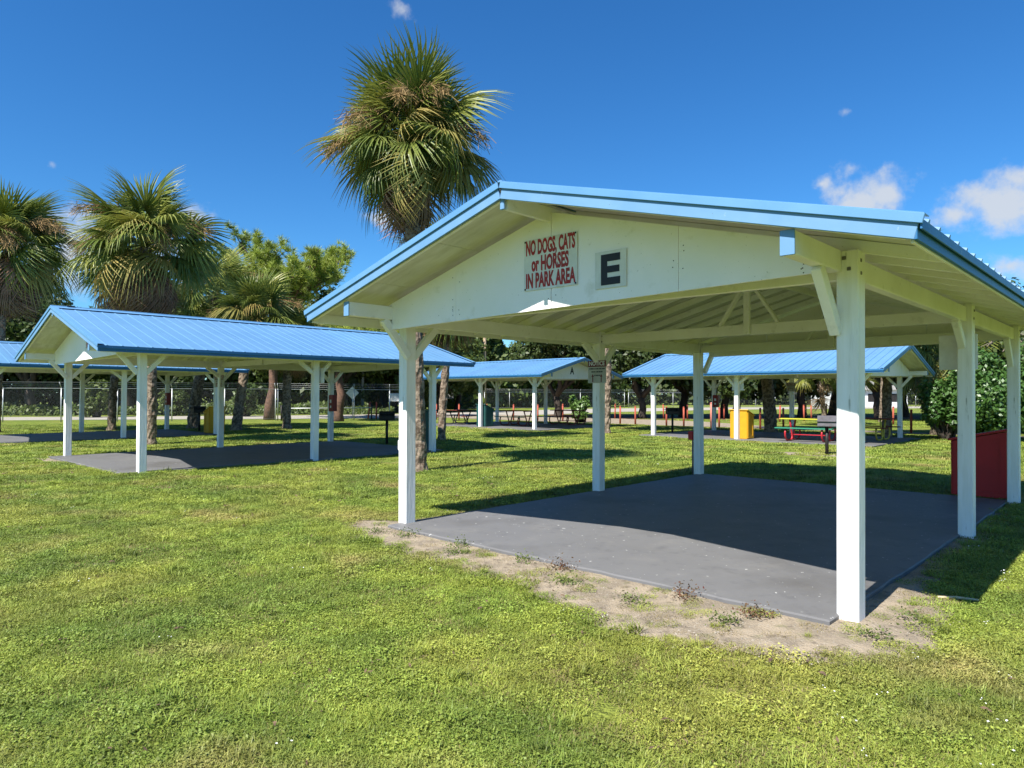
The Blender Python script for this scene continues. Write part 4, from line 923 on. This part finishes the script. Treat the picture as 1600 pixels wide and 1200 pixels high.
# ------------------------------------------------------------------ small things on the ground
def weed_mesh(seed, n, hgt, rad, leaf, m):
    rg = np.random.default_rng(seed); c = rg.normal(size=(n, 3)) * np.array([rad * .5, rad * .5, 0]); c[:, 2] = np.abs(rg.normal(size=n)) * hgt * .5 + .01
    nr = rg.normal(size=(n, 3)) * .6 + np.array([0, 0, 1]); nr /= np.linalg.norm(nr, axis=1, keepdims=True); v, f = quads(c, nr, leaf, rg=rg); return v, f
for i, (a, b_, red) in enumerate(sorted([(.55, -.42, 0), (1.35, -.33, 0), (1.55, -.62, 0), (2.3, -.38, 0), (2.75, -.36, 1), (3.05, -.7, 0), (3.75, -.75, 0), (4.0, -.37, 1), (4.5, -.72, 0), (4.6, -.45, 1), (5.35, -.3, 0), (5.45, .25, 0), (.15, -.55, 0)])):
    v, f = weed_mesh(50 + i, 150, .07 if not red else .09, .13, .012, M['weed']); o = mesh_obj('weed_clump', v, f, M['weed_red'] if red else M['weed']); o.location = site(a, b_, .008)
    tag(o, ORD[i] + ' weed clump from the left along the front edge of the nearest slab', 'weed', 'weeds along the nearest slab')
v, f = tube_geo([(-.13, 0, .012), (0, .01, .016), (.15, -.012, .012)], [.010, .012, .008], 6); o = mesh_obj('stick', v, f, M['stick'], None, True); o.location = site(5.55, 1.05, .01); o.rotation_euler.z = R(-14); tag(o, 'short pale stick on the sand right of the front right post', 'stick')
# pale shell stones and grit in the sand
n = 5200; a_ = rng.uniform(-.8, 5.9, n); b_ = rng.uniform(-1.45, 1.2, n); dsd = poly_dist(a_, b_, SAND); ok = (dsd < .02) & ~((a_ > -.03) & (a_ < 5.05) & (b_ > -.28)); a_, b_ = a_[ok], b_[ok]
bmx = []; V, F = [], []
for x, y in zip(a_, b_):
    s_ = rng.uniform(.002, .008) * (1.6 if (x > 3.6 and y < -.9) else 1); p = site(x, y, .012); o = len(V)
    for d in ((1, 0, 0), (-1, 0, 0), (0, 1, 0), (0, -1, 0), (0, 0, .7), (0, 0, -.7)): V.append(tuple(p + Vector(d) * s_ * rng.uniform(.6, 1.4)))
    F += [tuple(o + k for k in q) for q in ((0, 2, 4), (2, 1, 4), (1, 3, 4), (3, 0, 4))]
kind(mesh_obj('shell_gravel', V, F, M['stone']), 'stuff')

# ------------------------------------------------------------------ grass blades near the viewer (uncountable: one object)
def patch(kind_, seed):
    rg = np.random.default_rng(seed); V, F = [], []
    def blade(x, y, h, w_, lean, az, m=0):
        o = len(V); d = np.array([math.cos(az), math.sin(az)]); sd_ = np.array([-d[1], d[0]])
        for t, ww in ((0, 1.0), (.5, .85), (1.0, 0.05)):
            c = np.array([x, y]) + d * lean * h * t * t; z = h * t * (1 - .35 * lean * t)
            for s_ in (-1, 1): V.append((c[0] + s_ * sd_[0] * w_ * ww / 2, c[1] + s_ * sd_[1] * w_ * ww / 2, z))
        F.extend([(o, o + 1, o + 3, o + 2), (o + 2, o + 3, o + 5, o + 4)])
    if kind_ in ('turf', 'dry', 'tuft'):
        n, rad, hh, ww = {'turf': (130, .12, (.016, .042), (.003, .0055)), 'dry': (95, .12, (.010, .026), (.003, .005)), 'tuft': (46, .05, (.045, .09), (.004, .006))}[kind_]
        for _ in range(n):
            a = rg.uniform(0, 6.28); r_ = rad * math.sqrt(rg.uniform()); blade(r_ * math.cos(a), r_ * math.sin(a), rg.uniform(*hh), rg.uniform(*ww), rg.uniform(.35, 1.5), rg.uniform(0, 6.28))
    elif kind_ == 'leafy':
        for _ in range(230):
            a = rg.uniform(0, 6.28); r_ = .12 * math.sqrt(rg.uniform()); c = np.array([r_ * math.cos(a), r_ * math.sin(a), rg.uniform(.006, .030)])
            nr = rg.normal(size=3) * .45 + np.array([0, 0, 1]); v, f = quads(c[None], (nr / np.linalg.norm(nr))[None], .0064, .6, .5, rg); o = len(V); V.extend(map(tuple, v)); F.append(tuple(int(i) + o for i in f[0]))
    elif kind_ == 'flower':
        for _ in range(3):
            a = rg.uniform(0, 6.28); r_ = .05 * rg.uniform(); c = np.array([r_ * math.cos(a), r_ * math.sin(a), .05])
            for k in range(2):
                nr = rg.normal(size=3) * .3 + np.array([0, 0, 1]); v, f = quads(c[None], (nr / np.linalg.norm(nr))[None], .0055, .8, .2, rg); o = len(V); V.extend(map(tuple, v)); F.append(tuple(int(i) + o for i in f[0]))
    elif kind_ == 'litter':
        for _ in range(5):
            c = np.array([rg.uniform(-.1, .1), rg.uniform(-.1, .1), rg.uniform(.02, .04)]); nr = rg.normal(size=3) * .4 + np.array([0, 0, 1])
            v, f = quads(c[None], (nr / np.linalg.norm(nr))[None], .014, .45, .4, rg); o = len(V); V.extend(map(tuple, v)); F.append(tuple(int(i) + o for i in f[0]))
    elif kind_ == 'far':
        for _ in range(110):
            a = rg.uniform(0, 6.28); r_ = .22 * math.sqrt(rg.uniform()); blade(r_ * math.cos(a), r_ * math.sin(a), rg.uniform(.03, .06), rg.uniform(.010, .018), rg.uniform(.3, 1.3), rg.uniform(0, 6.28))
    me = bpy.data.meshes.new('grass_' + kind_); me.from_pydata([tuple(map(float, v)) for v in V], [], F); me.update()
    me.materials.append({'dry': M['blade_dry'], 'flower': M['petal'], 'litter': M['boot']}.get(kind_, M['blade'])); return me
protos = [('turf', 1), ('turf', 2), ('leafy', 3), ('leafy', 4), ('dry', 5), ('tuft', 6), ('flower', 7), ('far', 8), ('far', 9), ('litter', 10)]
pc = bpy.data.collections.new('grass_prototypes')
for i, (k_, sd_) in enumerate(protos):
    o = bpy.data.objects.new('%02d_grass' % i, patch(k_, sd_)); pc.objects.link(o)
SLABS = [(-.06, 5.08, -.31, 7.4, 0, 0, 0), (-.08, 5.33, -.43, 7.98, -13.5, -.28, 0), (-.1, 5.2, -.3, 7.4, -25.5, -.76, 0), (-.35, 5.2, -.6, 7.9, -14.15, 18.3, 1), (-.35, 5.3, -.6, 7.9, -.45, 18.3, 1)]
def allowed(x, y):
    a = (x - X0) * UX.x + (y - Y0) * UX.y; b = (x - X0) * UY.x + (y - Y0) * UY.y; ok = np.ones(x.shape, bool)
    for x0_, x1_, y0_, y1_, ox, oy, rot in SLABS:
        u, v_ = (a - ox, b - oy) if not rot else (b - oy, -(a - ox))
        ok &= ~((u > x0_) & (u < x1_) & (v_ > y0_) & (v_ < y1_))
    ds = poly_dist(a, b, SAND) + .05 + .10 * fbm(a, b, 5, 5); isl = (fbm(a, b, 6, 61) > .42) & (ds < 0); pr = np.where(isl, .75, np.clip((ds + .16) / .22, .10, 1)); ok &= rng.uniform(0, 1, x.shape) < pr
    return ok, a, b, ds
def scatter(ymin, ymax, dens, lim=.80):
    area = (ymax - ymin) * 2 * lim * ymax; n = int(area * dens); y = rng.uniform(ymin, ymax, n); x = rng.uniform(-lim * ymax, lim * ymax, n); k = np.abs(x) < lim * y + .4; return x[k], y[k]
px, py, pi_, ps, pz = [], [], [], [], []
for y0_, y1_, dn, s0 in ((2.5, 6, 165, 1.0), (6, 10, 110, 1.2), (10, 16, 60, 1.6)):
    x, y = scatter(y0_, y1_, dn); ok, a, b, ds = allowed(x, y); x, y, a, b, ds = x[ok], y[ok], a[ok], b[ok], ds[ok]; n = len(x)
    lf = .6 * fbm(x, y, 1.6, 21) + .6 * fbm(x, y, 6, 22); u = rng.uniform(0, 1, n)
    pl = np.clip(.32 + .38 * lf, .08, .75); idx_ = np.where(u < pl, rng.integers(2, 4, n), rng.integers(0, 2, n))
    dry = np.clip(.11 + .22 * fbm(x, y, 1.1, 23), .04, .5); idx_ = np.where(rng.uniform(0, 1, n) < dry, 4, idx_); idx_ = np.where(rng.uniform(0, 1, n) < .05, 5, idx_); idx_ = np.where(rng.uniform(0, 1, n) < .012, 9, idx_)
    idx_ = np.where((ds < -.03) & (rng.uniform(0, 1, n) < .5), 4, idx_)
    fl = np.where(a > 5.6, .05, .004); idx_ = np.where(rng.uniform(0, 1, n) < fl, 6, idx_)
    pz.append(np.where(ds < .02, .011, 0.0)); px.append(x); py.append(y); pi_.append(idx_); ps.append(s0 * rng.uniform(.75, 1.25, n) * np.where(ds < -.05, rng.uniform(.4, .85, n), 1))
x, y = scatter(16, 46, 6.5); ok, a, b, ds = allowed(x, y); ok &= ~((b > 26.4) & (b < 34)); ok &= (y < 41 + .2 * x) | (x > 3)
x, y = x[ok], y[ok]; pz.append(np.zeros(len(x))); px.append(x); py.append(y); pi_.append(rng.integers(7, 9, len(x))); ps.append(rng.uniform(.8, 1.5, len(x)))
px, py, pi_, ps, pz = map(np.concatenate, (px, py, pi_, ps, pz))
gm = bpy.data.meshes.new('lawn_grass'); gm.vertices.add(len(px)); gm.vertices.foreach_set('co', np.stack([px, py, pz], 1).astype(np.float32).ravel())
for nm, tp, dat in (('pidx', 'INT', pi_.astype(np.int32)), ('pscl', 'FLOAT', ps.astype(np.float32)), ('prot', 'FLOAT', rng.uniform(0, 6.28, len(px)).astype(np.float32))):
    at_ = gm.attributes.new(nm, tp, 'POINT'); at_.data.foreach_set('value', dat)
go = kind(link('lawn_grass', gm), 'stuff')
ng = bpy.data.node_groups.new('scatter_grass', 'GeometryNodeTree'); ng.interface.new_socket('Geometry', in_out='INPUT', socket_type='NodeSocketGeometry'); ng.interface.new_socket('Geometry', in_out='OUTPUT', socket_type='NodeSocketGeometry')
gi, go_ = ng.nodes.new('NodeGroupInput'), ng.nodes.new('NodeGroupOutput'); ip = ng.nodes.new('GeometryNodeInstanceOnPoints'); ci = ng.nodes.new('GeometryNodeCollectionInfo'); ci.inputs['Collection'].default_value = pc; ci.inputs['Separate Children'].default_value = True; ci.inputs['Reset Children'].default_value = True
def nattr(nm, tp):
    n_ = ng.nodes.new('GeometryNodeInputNamedAttribute'); n_.data_type = tp; n_.inputs['Name'].default_value = nm; return n_.outputs['Attribute']
cx_ = ng.nodes.new('ShaderNodeCombineXYZ'); ng.links.new(nattr('prot', 'FLOAT'), cx_.inputs['Z'])
ip.inputs['Pick Instance'].default_value = True
ng.links.new(gi.outputs[0], ip.inputs['Points']); ng.links.new(ci.outputs[0], ip.inputs['Instance']); ng.links.new(nattr('pidx', 'INT'), ip.inputs['Instance Index']); ng.links.new(cx_.outputs[0], ip.inputs['Rotation']); ng.links.new(nattr('pscl', 'FLOAT'), ip.inputs['Scale'])
ng.links.new(ip.outputs[0], go_.inputs[0]); md = go.modifiers.new('scatter', 'NODES'); md.node_group = ng
print('grass patches', len(px), 'objects', len(scene.objects))
